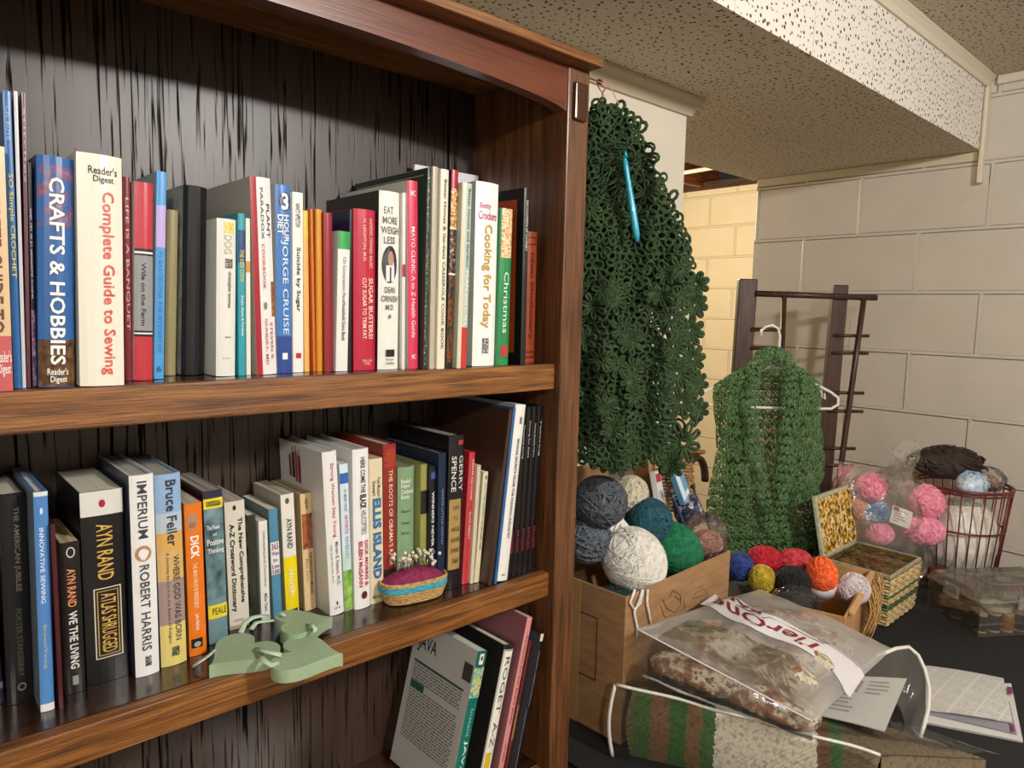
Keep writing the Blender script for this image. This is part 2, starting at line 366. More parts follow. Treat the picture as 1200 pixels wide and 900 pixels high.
# ------------------------------------------------------------------ books
PAGE = noisemat(['bdb5a2', 'd8d1c0', 'e4decf'], 1, (6, 6, 600), .8)
PAGEV = None
def pagemat(h):
    return noisemat([h, h, 'f0ead8'], 1, (700, 4, 4), .85)
SHELFLAST = {}
def dark(h, k=.6): return '%02x%02x%02x' % tuple(int(int(h[i:i+2], 16)*k) for i in (0, 2, 4))
def book(label, x, y, z, t, h, d, lean, cover, kind='h', deco=(), page='d8d0bc', group=None, side=None, rough=.32, yaw=0, rnd=None, spine=None):
    """origin: lower left front corner of the spine"""
    B = empty('book', (x, y, z), label, 'book', group, (0, lean, yaw))
    cvt = .0025 if kind == 'h' else .0008
    ov = .0025 if kind == 'h' else .0003
    rr = rnd if rnd is not None else (min(.004, t*.12) if kind == 'h' else min(.0015, t*.08))
    def ys(px): q = 2*min(max(px/t, 0), 1)-1; return rr*(q*q)
    mb = MB(); ns = 6
    prof = [(t*i/ns, ys(t*i/ns)) for i in range(ns+1)]
    outer = [(0, d)]+prof+[(t, d)]
    inner = [(t-cvt, d), (t-cvt, rr+cvt), (cvt, rr+cvt), (cvt, d)]
    poly = outer+inner
    # cover as a C-shaped shell: strips between outer and inner outline
    no = len(outer)
    vs = [(a, c, 0) for a, c in poly]+[(a, c, h) for a, c in poly]; L = len(poly)
    fs = [(i, (i+1) % L, (i+1) % L+L, i+L) for i in range(L)]
    # end caps: fan in quads: left board, spine, right board
    iL0, iR0 = no+3, no       # inner left back, inner right back
    iL1, iR1 = no+2, no+1
    for o in (0, L):
        fs.append((0+o, 1+o, iL1+o, iL0+o)); fs.append((no-1+o, iR0+o, iR1+o, no-2+o))
        fs.append(tuple([1+o+k for k in range(ns+1)]+[iR1+o, iL1+o]))
    mb.add(vs, fs); mb.m = [0]*len(fs)
    cov = mat(cover, rough, coat=.15) if isinstance(cover, str) else cover
    mats = [cov]
    sd = side
    if sd or spine:
        mats = [cov, mat(sd, rough, coat=.1) if isinstance(sd, str) else (sd or cov), mat(spine, rough, coat=.15) if isinstance(spine, str) else (spine or cov)]
        mb.m[0] = 1; mb.m[no-2] = 1
        for i in range(1, ns+1): mb.m[i] = 2 if spine else 0
    build('cover', mb, mats, B)
    pm = MB().box(cvt+.0002, t-cvt-.0002, rr+cvt+.0005, d-ov*1.2, ov, h-ov)
    build('pages', pm, pagemat(page), B)
    for ei, e in enumerate(deco):
        k = e[0]; lift = .00012*ei
        if k in 'bpn':
            if k == 'b': f0, f1, x0, x1, c = e[1], e[2], 0.0, 1.0, e[3]
            else: f0, f1, x0, x1, c = e[1:6]
            sc = e[6] if k == 'n' else 0
            m_ = noisemat(c, sc, (1, 1, 1), rough, const=False) if k == 'n' else mat(c, rough, coat=.15)
            g = MB().grid(lambda u, v: (t*(x0+u*(x1-x0)), ys(t*(x0+u*(x1-x0)))-.00025-lift, h*(1-f0-v*(f1-f0))), 6, 1)
            build('spine_panel' if k != 'n' else 'spine_picture', g, m_, B)
        elif k == 'o':
            f0, f1, x0, x1, c = e[1:6]
            cx, cz = t*(x0+x1)/2, h*(1-(f0+f1)/2); rx, rz = t*(x1-x0)/2, h*(f1-f0)/2
            P = [(cx+rx*math.cos(2*PI*i/20), cz+rz*math.sin(2*PI*i/20)) for i in range(20)]
            g = MB().add([(a, ys(a)-.0003-lift, c_) for a, c_ in P], [tuple(range(20))])
            build('spine_emblem', g, mat(c, rough), B)
        elif k == 'c':
            y0, y1, f0, f1, c = e[1:6]
            g = MB().add([(-.0004, d*y0, h*(1-f1)), (-.0004, d*y1, h*(1-f1)), (-.0004, d*y1, h*(1-f0)), (-.0004, d*y0, h*(1-f0))], [(0, 1, 2, 3)])
            build('cover_panel', g, mat(c, rough), B)
        elif k in 'vh':
            s, f0, f1, x0, x1, c = e[1:7]; bold = e[7] if len(e) > 7 else .012
            zt, zb = h*(1-f0), h*(1-f1)
            if k == 'v': fn = lambda u, v: (t*(x0+v*(x1-x0)), ys(t*(x0+v*(x1-x0)))-.0005-lift-.12*rr, zt-u*(zt-zb))
            else: fn = lambda u, v: (t*(x0+u*(x1-x0)), ys(t*(x0+u*(x1-x0)))-.0005-lift, zb+v*(zt-zb))
            build('title', textmb(MB(), s, fn, bold), mat(c, .4), B, fix=False)
    return B
def row(data, zs, group):
    R = []
    for r in data:
        kw = dict(r[10]) if len(r) > 10 else {}
        xbl, xbr, yb, xtl, ytl = r[1:6]
        Y = kw.pop('Y', None)
        if Y is None: Y = min(max(at(xbl, yb, 2, zs).y, .014), .13)
        P = at(xbl, yb, 1, Y); Q = at(xbr, yb, 1, Y); T = at(xtl, ytl, 1, Y)
        t = kw.pop('t', None) or max(Q.x-P.x, .004)
        dz, dx = T.z-zs, T.x-P.x; lean = math.atan2(dx, dz); h = math.hypot(dx, dz)
        if abs(lean) < .006: lean = 0
        R.append([r, P.x, Y, t, h, lean, kw])
    for i, q in enumerate(R):
        r, x, Y, t, h, lean, kw = q
        if i+1 < len(R):
            nx = R[i+1]; hm = min(h, nx[4])
            av = min(nx[1]-x, nx[1]+math.tan(nx[5])*hm-x-math.tan(lean)*hm)*math.cos(lean)-.0006
            if av < t:
                t = max(av, .55*t, .003)
                if av < t: nx[1] += (t-av)/math.cos(lean)
        zl = zs+(t*math.sin(lean) if lean > 0 else 0)+.0004
        book(r[0], x, Y, zl, t, h, min(r[6], DEP-.004-Y), lean, r[7], r[8], r[9], group=group, **kw)
        DBG.append((r[0][:34], round(x, 4), round(q[3], 3), round(t, 4), round(h, 3), round(Y, 3), round(math.degrees(lean), 1)))
DBG = []
G1 = 'books on the upper shelf'
K1, WH = '17161a', 'eae7df'
row([
 ('peach guide book with reddish foot at the left end of the upper shelf', -22, 16, 461, -34, 167, .15, 'd9b98e', 'p', [('b', .77, 1, 'c0585a'), ('v', 'COMPLETE GUIDE TO', .05, .76, .25, .8, '5a3324'), ('h', "Reader's", .83, .88, .5, .98, 'f0e6dc'), ('h', 'Digest', .885, .94, .55, .95, 'f0e6dc')], {'Y': .014}),
 ('tall blue crochet book with yellow and white spine lettering beside the peach guide', 17, 26, 456, 3, 106, .17, '1f5f9f', 'p', [('v', 'SO Simple CROCHET', .27, .62, .15, .85, 'd8c64a'), ('v', 'CEL BOYE', .05, .16, .3, .7, '8fc0e0')]),
 ('thin white booklet pressed against the tall blue crochet book', 26.5, 29, 455, 16, 107, .16, 'c9c9cc', 'p', [], {'side': '9a9ca4'}),
 ('thin maroon paperback left of the black crochet title', 29.5, 34, 455, 23, 108, .16, '5e2a36', 'p', [('v', 'stitches', .05, .3, .2, .8, 'b99')]),
 ('black crochet stitch book with purple foot, left of the blue hobby book', 34, 42, 455, 28, 190, .15, '201c26', 'p', [('v', 'over 101 to 21 sensational crochet', .2, .6, .25, .75, 'cfcad2'), ('n', .65, .99, 0.02, .98, ['3a2340', '7d5a7c', 'c5a9bd'], 260)]),
 ('thick blue crafts and hobbies book with white lettering and brown basket foot', 45, 93, 456, 42, 181, .17, '2b5f9d', 'h', [('n', .04, .30, .02, .98, ['2b5f9d', '38609a', '8a4a5c', '4f88bb'], 90), ('n', .79, .995, .0, 1, ['2a1b12', '5a3c22', '7a5733'], 160), ('v', 'CRAFTS & HOBBIES', .09, .9, .3, .72, 'f2f1ec', .02), ('h', "Reader's", .915, .945, .22, .8, 'f2f1ec'), ('h', 'Digest', .95, .985, .3, .76, 'f2f1ec')], {'rnd': .005}),
 ('thick cream sewing guide with orange-red lettering on the upper shelf', 95, 147, 458, 90, 178, .17, 'e9e4d4', 'h', [('h', "Reader's", .05, .085, .24, .88, '26221f'), ('h', 'Digest', .09, .125, .34, .8, '26221f'), ('v', 'Complete Guide to Sewing', .155, .95, .46, .8, 'd9503c', .01)], {'rnd': .004}),
 ('slim maroon clothbound book with pale lettering right of the sewing guide', 147.5, 157, 447, 144, 207, .15, '7a1d2b', 'h', [('v', 'LIFE IS A BANQUET', .1, .75, .2, .75, 'd0a8a0')], {'t': .012}),
 ('red book with a grey title label bordered in black', 157.5, 179, 447, 158, 213, .15, 'b92f3d', 'h', [('b', .33, .775, '17161a'), ('b', .345, .355, 'e8e4dc'), ('b', .755, .763, 'e8e4dc'), ('b', .365, .745, '8f8f92'), ('v', 'Wife on the Farm', .40, .72, .35, .6, '1a1a1c')], {'side': 'e6e2da'}),
 ('bright blue paperback with a lavender block on its spine', 181, 192, 445, 184, 201, .16, '4a97d6', 'p', [('b', .16, .36, 'b9a3d8'), ('v', 'IN BARCELONA THE MYSTERY OF', .38, .87, .3, .7, '2f6fae'), ('h', '6', .935, .965, .2, .7, '1b3a66')], {'side': '8fa7b4'}),
 ('short olive-tan book left of the black leather spine', 193, 206, 441, 196, 246, .13, '8f855e', 'h', []),
 ('old book with wide worn black leather spine and grey boards', 214, 252, 441, 217, 217, .15, K1, 'h', [], {'side': noisemat(['7d8078', 'a3a69c', 'b3b4aa'], 60, rough=.7), 'rnd': .007, 'rough': .28}),
 ('white book about a dog with a small yellow flower at the top of its spine', 254, 279, 442, 255, 256, .13, 'e4e2da', 'h', [('n', .02, .09, .35, .85, ['e4e2da', 'd9c93a', 'e4c800'], 500), ('v', 'DOG', .10, .22, .35, .75, 'bfb79a'), ('n', .25, .31, .4, .8, ['e4e2da', '5a4a40', '3a2c26'], 600), ('v', 'christopher newman', .33, .56, .5, .75, '55504a'), ('h', 'dial', .74, .755, .4, .7, '777'), ('h', 'press', .88, .89, .3, .7, '888')]),
 ('thin teal paperback right of the white dog book', 280, 288, 441, 279, 250, .15, '2b96a5', 'p', [('b', .10, .3, '1d3f78'), ('v', 'THE KIDS COOK', .22, .42, .2, .8, 'cfc55a'), ('v', 'Soups, Stews & Fondues', .5, .75, .25, .75, 'd5ecef')]),
 ('thin cream paperback wedged between teal and red-edged spines', 289, 298, 440, 288, 256, .15, 'e9e3d2', 'p', [('b', .27, .34, 'd98a3a')]),
 ('white cookbook with red edge stripe and spaced dark lettering', 299, 322, 440, 290, 206, .165, 'e8e4e0', 'h', [('p', 0, 1, 0, .26, 'a81f30'), ('v', 'PLANT', .13, .30, .72, .88, '3a3a40'), ('v', 'PARADOX', .05, .31, .42, .56, '3a3a40'), ('v', 'COOKBOOK', .33, .56, .42, .56, 'a8394a'), ('n', .52, .7, .83, .99, ['6a3018', '9a5a30', 'c48a50'], 300), ('o', .625, .665, .42, .58, '6f8a5a'), ('v', 'GUNDRY, MD', .71, .95, .42, .56, 'a8394a'), ('v', 'STEVEN R.', .73, .93, .7, .82, 'a8394a')], {'side': 'b5b2aa'}),
 ('blue diet book with large white lettering and a dark disc near the top', 326, 343, 438, 324, 216, .16, '3f78be', 'h', [('b', .80, 1, '27478f'), ('o', .035, .135, .2, 1, '1d2a55'), ('h', '3', .04, .13, .35, .85, 'f4f3ef', .03), ('v', 'HOUR', .155, .30, .5, .85, 'f4f3ef', .02), ('v', 'DIET', .155, .26, .1, .45, 'f4f3ef', .02), ('v', 'JORGE CRUISE', .29, .79, .25, .75, 'cfe0ee', .01), ('p', .89, .925, .3, .65, 'f0efe8')], {'side': 'cfd3d6'}),
 ('white paperback with black slab lettering right of the blue diet book', 344, 356, 437, 343, 225, .15, 'eceae4', 'p', [('v', 'NANCY APPLETON', .06, .19, .25, .7, '222'), ('v', 'Suicide by Sugar', .30, .66, .25, .7, '15151a', .02), ('p', .89, .92, .25, .75, 'c02a2a')]),
 ('pale orange paperback on the upper shelf', 357, 367, 436, 356, 247, .14, 'e5b064', 'p', [('b', 0, .17, 'd8c24f')]),
 ('thin deep orange booklet between pale orange and mustard spines', 367.5, 370.5, 436, 364, 245, .14, 'cf6a22', 'p', []),
 ('mustard-gold paperback on the upper shelf', 371, 380, 436, 369, 245, .14, 'd18f1d', 'p', [('p', 0, 1, 0, .25, 'b8701a')]),
 ('slim worn maroon book left of the green-topped white one', 381, 390.5, 436, 379, 249, .14, '8e1f2c', 'h', []),
 ('white handbook with a green band at the top of its spine', 394, 408, 436, 397, 271, .13, 'e7e5de', 'p', [('b', 0, .125, '2f9a4c'), ('v', 'CD Conversation Plaza', .18, .5, .4, .65, '777'), ('v', 'Household Guru Book', .5, .78, .4, .7, '333')], {'side': 'd7d5cf'}),
 ('dark book with navy top standing behind the green-banded handbook', 408.5, 413, 435, 410, 246, .12, '17181c', 'h', [], {'side': '1d2146'}),
 ('crimson diet book with pale two-line lettering', 416, 441, 435, 415, 244, .13, 'b8213c', 'h', [('v', 'SUGAR BUSTERS!', .42, .80, .62, .85, 'f0d8c4', .015), ('v', 'CUT SUGAR TO TRIM FAT', .42, .80, .34, .52, 'f0d8c4', .015), ('v', 'ANDREWS, STEWARD, BALART', .05, .36, .62, .82, 'e8b8a8'), ('v', 'H. LEIGHTON, M.D.', .06, .32, .34, .5, 'e8b8a8'), ('h', 'BALLAN', .93, .945, .35, .8, 'e8b8a8'), ('h', 'TINE', .95, .965, .4, .7, 'e8b8a8')], {'side': 'a01c34'}),
 ('white diet book with an oval portrait on its spine', 444, 470, 434, 446, 223, .15, 'e9e5dc', 'h', [('h', 'EAT', .085, .125, .2, .62, '55504a'), ('h', 'MORE', .14, .18, .15, .85, '55504a'), ('h', 'WEIGH', .195, .235, .08, .92, '55504a'), ('h', 'LESS', .25, .29, .2, .72, '55504a'), ('o', .30, .51, .12, .85, '2b2b30'), ('o', .33, .42, .38, .66, 'b08a72'), ('p', .41, .50, .3, .7, 'e4e2e0'), ('p', .42, .5, .47, .54, '22222a'), ('h', 'DEAN', .53, .565, .25, .75, '55504a'), ('h', 'ORNISH', .58, .615, .1, .9, '55504a'), ('h', 'M.D.', .63, .66, .3, .7, '55504a'), ('o', .685, .71, .42, .55, '777'), ('p', .885, .925, .32, .75, '1d1d20'), ('h', 'Harper', .935, .95, .32, .72, '444'), ('h', 'Collins', .955, .97, .32, .72, '444')], {'side': '33302e'}),
 ('slim white book with a small red square, right of the portrait spine', 471, 477.5, 433, 472, 226, .17, 'dedcd6', 'h', [('b', .40, .47, 'b0263a')], {'side': 'd5d3cb'}),
 ('large pink-red health guide with white covers and white spine lettering', 478, 493, 433, 477, 211, .19, 'd23a58', 'h', [('v', 'MAYO CLINIC A to Z Health Guide', .24, .83, .3, .66, 'f6e4e6', .004), ('h', 'MC', .05, .08, .25, .75, 'f2d4da'), ('h', 'MC', .92, .945, .3, .7, 'f2d4da')], {'side': 'cfcdc6'}),
 ('large dark green cookbook with a fine pale border line', 496, 502.5, 433, 501.5, 197, .195, '1e3328', 'h', [('n', .02, .98, .1, .9, ['1e3328', '223a2d', 'a9b39e'], 380), ('c', .05, .95, .03, .034, 'b5b39c')], {'side': '1b3526'}),
 ('wide plain beige spine right of the dark green cookbook', 503, 512, 433, 507, 195, .18, 'b3aa98', 'h', []),
 ('cream casserole cookbook with small dark vertical lettering', 512.5, 521.5, 433, 517.5, 198, .18, 'e4dcc6', 'h', [('v', 'Better Homes & Gardens CASSEROLE COOK BOOK', .05, .9, .35, .7, '4a453c')]),
 ('black cookbook with food photographs and a red top on its spine', 522.5, 535, 432, 530, 199, .17, '1c1a18', 'h', [('b', 0, .085, 'a3182c'), ('n', .09, .285, .04, .96, ['3a1a0c', 'a8561c', 'e2b060', 'f0e2c0'], 240), ('b', .285, .295, 'ddd5c5'), ('n', .30, .515, .04, .96, ['120d0b', '4a2c1a', 'c8b090'], 200), ('b', .515, .525, 'ddd5c5'), ('n', .53, .97, .04, .96, ['100f0c', '2b3a18', '8a3a1c', '1b1812'], 130)]),
 ('pale green preserving cookbook with a red foot, beside the thick white cookbook', 536, 547, 432.5, 543, 214, .17, 'bccabd', 'h', [('p', 0, 1, 0, .32, 'd8cbb0'), ('p', .775, 1, .32, 1, 'c23a34'), ('v', 'Better Homes and Gardens', .03, .45, .55, .85, '3e6a62'), ('v', 'PLAN and CAN', .47, .76, .5, .85, 'f0efe4', .015)]),
 ('thick white cookbook with gold vertical title and pink script at the top', 555, 583, 430, 560, 212, .165, 'efeee9', 'h', [('h', 'Betty', .11, .15, .15, .62, 'b8386a'), ('h', 'Crockers', .155, .20, .1, .9, 'b8386a'), ('v', 'Cooking for Today', .225, .79, .26, .7, 'c09a3c', .02), ('n', .845, .93, .35, .65, ['efeee9', '666', '33332f'], 500)], {'side': 'c4c2bc', 'page': 'd8d4c8'}),
 ('green holiday cookbook with a food picture and white script', 583.5, 596.5, 429, 589, 244, .16, '23824a', 'h', [('n', .0, .31, .05, .95, ['8a3a1a', 'd89a4a', 'f2e0c0', '5a7a30'], 240), ('v', 'Christmas', .40, .79, .3, .72, 'e9efe6', .0), ('p', .87, .94, .25, .8, 'c0303a')]),
 ('black book with an orange-red cover panel right of the holiday cookbook', 610.5, 614, 428.5, 615.5, 220, .165, '19171a', 'h', [('c', .1, .9, .06, .93, 'b4451f'), ('v', 'ENCYCLOPEDIA OF COOKERY', .07, .35, .3, .75, 'c9c6c0')], {'t': .010, 'side': '141316'}),
 ('rust-red dictionary with black lettering at the right end of the upper shelf', 614.5, 627, 425, 617.5, 271, .13, '8c3a1c', 'h', [('v', 'Ideal Dictionary', .16, .82, .3, .66, '231310'), ('b', .04, .05, '3a1a10'), ('b', .09, .1, '3a1a10'), ('b', .91, .92, '3a1a10'), ('b', .95, .96, '3a1a10')], {'Y': .045}),
], S1, G1)
zt_ = at(600, 213.5, 1, .207).z
book('white booklet standing flat behind the thick white cookbook, its top edge showing', -.190, .214, S1+.0004, .006, zt_-S1, .135, 0, 'dcdade', 'p', [], group=G1, yaw=-PI/2)
G2 = 'books on the middle shelf'
row([
 ('grey-striped dark book cut by the left edge of the photo, middle shelf', -22, 6.5, 833, -50, 572, .17, '2a2c3c', 'h', [('b', .0, .08, '39415a'), ('b', .90, .93, '7c7f8c'), ('p', .2, .9, .2, .6, '4b4e5c')]),
 ('black book with dim grey lettering left of the blue sewing book', 9, 40, 829, -2, 582, .16, '17161a', 'h', [('v', 'THE AMERICAN JUBILEE', .06, .46, .45, .72, '8b8880'), ('v', 'PORTER STANSBERRY', .54, .87, .45, .68, '5f5d58'), ('o', .90, .94, .4, .75, '8b8880'), ('o', .908, .932, .47, .68, '17161a')]),
 ('slim blue sewing book with white edges near the left end, middle shelf', 48, 67, 836, 39, 578, .17, '4f84c4', 'h', [('v', 'INNOVATIVE SEWING', .16, .5, .3, .62, 'e6ecf2'), ('v', 'Brown/Young', .60, .80, .3, .6, 'bfc08f'), ('b', .965, 1, 'e6e6e2'), ('b', .0, .02, 'dfe2e4'), ('o', .07, .1, .4, .6, 'dfe6ee')], {'side': '8d98a4'}),
 ('thin maroon book tucked behind the small black paperback', 69, 74, 819, 60, 615, .12, '4a1a24', 'h', [], {'Y': .06}),
 ('short worn black paperback with orange and white lettering', 78, 101, 816, 71, 638, .11, '1b191a', 'p', [('o', .03, .10, .3, .75, 'd8d4cc'), ('o', .038, .092, .36, .69, '1b191a'), ('v', 'AYN RAND', .17, .42, .28, .72, 'd98a5c', .02), ('v', 'WE THE LIVING', .45, .83, .28, .72, 'e6e3dc', .02), ('p', .88, .94, .35, .65, '8d8a84')], {'side': 'a08a63', 'page': 'b59a70'}),
 ('very thick black paperback with gold lettering and a white top band', 103, 152, 806, 92, 579, .15, '161517', 'p', [('b', 0, .125, 'dedbd5'), ('o', .045, .085, .42, .58, 'a8283c'), ('v', 'AYN RAND', .17, .46, .34, .72, 'cfa850', .01), ('p', .50, .87, .22, .88, 'd8d0bc'), ('p', .505, .865, .25, .85, '161517'), ('p', .515, .855, .29, .81, 'b09250'), ('p', .52, .85, .32, .78, '161517'), ('v', 'ATLAS SHRUGGED', .53, .84, .38, .74, 'cfa850', .01)]),
 ('white novel with tall dark lettering and a small wreath on its spine', 160, 188, 796, 151, 559, .16, 'eceae8', 'h', [('v', 'IMPERIUM', .03, .31, .28, .68, '3a3a40'), ('o', .345, .425, .12, .8, 'b98a62'), ('o', .36, .41, .26, .66, 'eceae8'), ('v', 'ROBERT HARRIS', .44, .87, .28, .68, '3a3a40'), ('n', .90, .95, .4, .65, ['eceae8', '444', '222'], 600)], {'side': '3d4656', 'page': 'a9a59c'}),
 ('sky-blue to sand-coloured book with dark serif lettering', 190, 220, 784, 181, 558, .16, '93b3d6', 'h', [('b', .20, .30, 'b9c6cf'), ('b', .30, .40, 'd9a95e'), ('b', .40, .55, 'd8b070'), ('b', .55, .78, 'a08a86'), ('b', .78, 1, 'e0cb78'), ('v', 'Bruce Feiler', .03, .37, .38, .78, '26303f'), ('v', 'WHERE GOD WAS BORN', .42, .87, .56, .82, '4a3f3a'), ('v', 'A Journey by Land to the Roots of Religion', .4, .88, .28, .42, '5f524a'), ('n', .9, .95, .4, .7, ['e0cb78', '444', '222'], 600)], {'page': '9c988c', 'side': '46618c'}),
 ('orange biography with a small portrait at the top of its spine', 223, 243, 771, 216, 592, .14, 'e2761f', 'p', [('o', .06, .18, .1, .72, 'b08468'), ('o', .12, .16, .2, .6, '94684e'), ('v', 'DICK', .21, .355, .25, .75, 'f4efe6', .03), ('v', 'THE MAN WHO IS PRESIDENT', .385, .685, .32, .6, 'f0d0a8'), ('v', 'John Nichols', .72, .83, .32, .6, 'f4e6d2'), ('p', .885, .945, .1, .75, '26201e'), ('o', .905, .94, .25, .65, 'a8a29a')], {'page': 'b8ae9c'}),
 ('grey-teal paperback with yellow bands top and bottom', 246, 268, 757, 238, 577, .14, '6a8890', 'p', [('b', .0, .055, '2a2c40'), ('b', .05, .115, 'e6d43a'), ('n', .115, .70, 0, 1, ['2e3d3e', '5f7d84', '7c9ba3'], 50), ('v', '40th ANNIVERSARY', .065, .1, .1, .9, '4a4420'), ('h', 'The Power', .22, .25, .1, .8, 'e8ecec'), ('h', 'of', .27, .29, .4, .6, 'e8ecec'), ('h', 'Positive', .31, .35, .1, .95, 'f2f4f2'), ('h', 'Thinking', .37, .41, .1, .95, 'f2f4f2'), ('b', .74, .83, 'e2cf35'), ('h', 'PEALE', .76, .805, .2, .95, '3b3a24')], {'page': '7a7060', 'side': '3a2030'}),
 ('cream crossword dictionary with bold black two-line title', 270, 293, 736, 263, 590, .13, 'd9d2c2', 'p', [('o', .03, .07, .38, .55, '222'), ('v', 'The New Comprehensive', .13, .80, .55, .84, '141414', .03), ('v', 'A-Z Crossword Dictionary', .17, .86, .12, .42, '141414', .03), ('h', 'AVENEL', .92, .94, .2, .7, '8a7f9a')], {'page': 'a89c86'}),
 ('paperback with dark floral cover and violet foot', 296, 305, 724, 290, 605, .13, '2a2f24', 'p', [], {'side': noisemat(['171a14', '3b4a2c', '77806a', '2a1d34'], 50, rough=.4)}),
 ('very thin white paperback in front of the dark floral cover', 307, 317, 722, 303, 612, .11, 'e4e1da', 'p', [('v', 'Understanding Emily Concordance', .1, .65, .35, .7, '666'), ('v', 'Miller York', .72, .9, .35, .7, '444')]),
 ('blue paperback with a white label of purple lettering', 321, 331, 716, 315, 598, .13, '4f87a6', 'p', [('b', .30, .60, 'e6e2e2'), ('h', '365', .31, .37, .1, .9, '6a3a5c'), ('h', 'Ways', .385, .43, .1, .9, '6a3a5c'), ('h', 'to', .45, .48, .2, .7, '6a3a5c'), ('h', 'Live', .50, .54, .1, .9, '6a3a5c'), ('h', '100', .55, .595, .1, .9, '6a3a5c')], {'side': '6a7d78'}),
 ('paperback with white upper and yellow lower spine', 336, 351, 716, 329, 581, .15, 'e6e2d8', 'p', [('b', .52, .97, 'ecd410'), ('o', .03, .08, .3, .6, '555'), ('v', 'AYN RAND', .20, .45, .3, .72, '1d1d1f', .02), ('v', 'ANTHEM', .62, .84, .3, .7, 'e8e4c8', .01), ('p', .965, 1, .1, .9, '2a2a20')], {'page': 'a49a84', 'side': 'b5ac98'}),
 ('tan paperback with a caricature head on its spine', 358, 377, 717, 352, 580, .15, 'dcbf90', 'p', [('v', 'signet', .04, .13, .3, .65, '6a5a3c'), ('n', .17, .47, .06, .95, ['3f6a58', '8a4a34', 'b0603e', '54382a'], 90), ('v', 'THE INNOCENTS ABROAD', .50, .86, .55, .8, '2a221c', .02), ('v', 'Mark Twain', .55, .75, .25, .42, '8a7048')], {'page': 'a08a60', 'side': 'b09a70'}),
 ('wide white book with red title and white cover bearing a few figures', 388, 404, 723, 378, 531, .17, 'e9e7e4', 'h', [('v', 'Strong Women Stay Young', .07, .52, .4, .72, 'b0344a', .01), ('v', 'Miriam E. Nelson, Ph.D.', .55, .82, .5, .78, '3c3c42'), ('v', 'with Sarah Wernick, Ph.D.', .56, .80, .2, .34, '777'), ('o', .915, .94, .42, .55, '333'), ('h', 'BANTAM', .95, .962, .28, .7, '555'), ('c', .50, .56, .07, .24, '8a2f30'), ('c', .57, .63, .05, .24, 'a8504a'), ('c', .64, .70, .06, .22, '3a3236'), ('c', .72, .77, .08, .22, '6a4a40'), ('c', .515, .55, .03, .07, 'b08a70'), ('c', .585, .62, .015, .05, 'b08a70'), ('c', .655, .69, .02, .06, 'b08a70')], {'side': 'dddbd6', 'page': 'bdb9b0'}),
 ('slim pale blue health book with a grassy green foot', 404, 416, 717, 398, 545, .15, 'd6e4ee', 'p', [('b', .06, .13, '2f63b0'), ('v', 'Dr. MARK WILEY', .17, .32, .35, .7, '55606a'), ('v', 'ARTHRITIS', .34, .47, .35, .75, 'b03a50', .01), ('v', 'REVERSED', .49, .64, .35, .75, '7d97ad'), ('b', .60, .72, 'c2dccf'), ('n', .72, .995, 0, 1, ['3c7a28', '7fb04a', 'b8d47a'], 80)], {'side': 'c9d3da'}),
 ('white political book with black and crimson capitals', 417, 435, 716, 414, 528, .16, 'edebe8', 'h', [('v', 'HERE COME THE', .05, .27, .42, .72, '17171a', .02), ('v', 'BLACK', .28, .37, .36, .78, '17171a', .04), ('v', 'HELICOPTERS!', .38, .53, .42, .76, '17171a', .0), ('v', 'DICK MORRIS &', .57, .86, .62, .86, 'b0243c', .03), ('v', 'EILEEN McGANN', .57, .86, .24, .48, 'b0243c', .03), ('o', .89, .94, .38, .75, '5a2430')], {'page': 'a8a498'}),
 ('cream novel with large blue block lettering', 435, 450, 709, 433, 539, .15, 'dfd0ae', 'p', [('v', 'Fred Mustard', .13, .26, .55, .8, '2a2622', .01), ('v', 'Stewart', .15, .25, .2, .45, '2a2622', .01), ('v', 'ELLIS ISLAND', .27, .83, .2, .85, '2f6a96', .05), ('h', 'Morrow', .94, .965, .15, .85, '444')], {'page': 'b09c70'}),
 ('tall red-brown political book with cream lettering, behind the pin cushion', 451, 466, 704, 450, 522, .18, '8c2a20', 'h', [('n', .03, .14, .05, .95, ['5a1812', 'b0402c', '7a2018'], 200), ('v', 'THE ROOTS OF OBAMA’S RAGE', .16, .78, .35, .65, 'e6d2bc', .01), ('b', .80, 1, '2a1c1c')], {'page': 'b5b1a8'}),
 ('sage green condensed-books volume with white lettering', 467, 492, 700, 467, 549, .14, '7f9c79', 'h', [('h', "Reader's", .09, .125, .15, .72, 'e9ece2'), ('h', 'Digest', .13, .165, .15, .62, 'e9ece2'), ('h', 'Condensed', .17, .205, .15, .85, 'e9ece2'), ('h', 'Books', .21, .245, .15, .6, 'e9ece2'), ('h', 'Autumn', .33, .35, .15, .7, '3a4a3a'), ('h', 'Times', .42, .44, .15, .6, '3a4a3a'), ('h', 'Short', .5, .52, .15, .6, '3a4a3a')], {'rnd': .004, 'page': '6d5a48'}),
 ('olive book with a black label right of the sage green volume', 492.5, 502, 697, 493, 545, .15, '8f8f4e', 'h', [('b', .20, .38, '1c1d1a')], {'page': '8a8264'}),
 ('dark navy book with white capitals and a small blue mark', 502.5, 512, 696, 504, 547, .16, '14151c', 'h', [('p', .05, .10, .2, .85, '3a4ea0'), ('v', 'WINNERS NEVER CHEAT', .2, .82, .3, .68, 'e4e4e2', .015)]),
 ('navy book with dim lettering left of the black and tan book', 513, 523, 695, 514, 532, .17, '15243f', 'h', [('v', 'WHITE LITTLE WITCH', .25, .65, .35, .6, '7f8fa8')]),
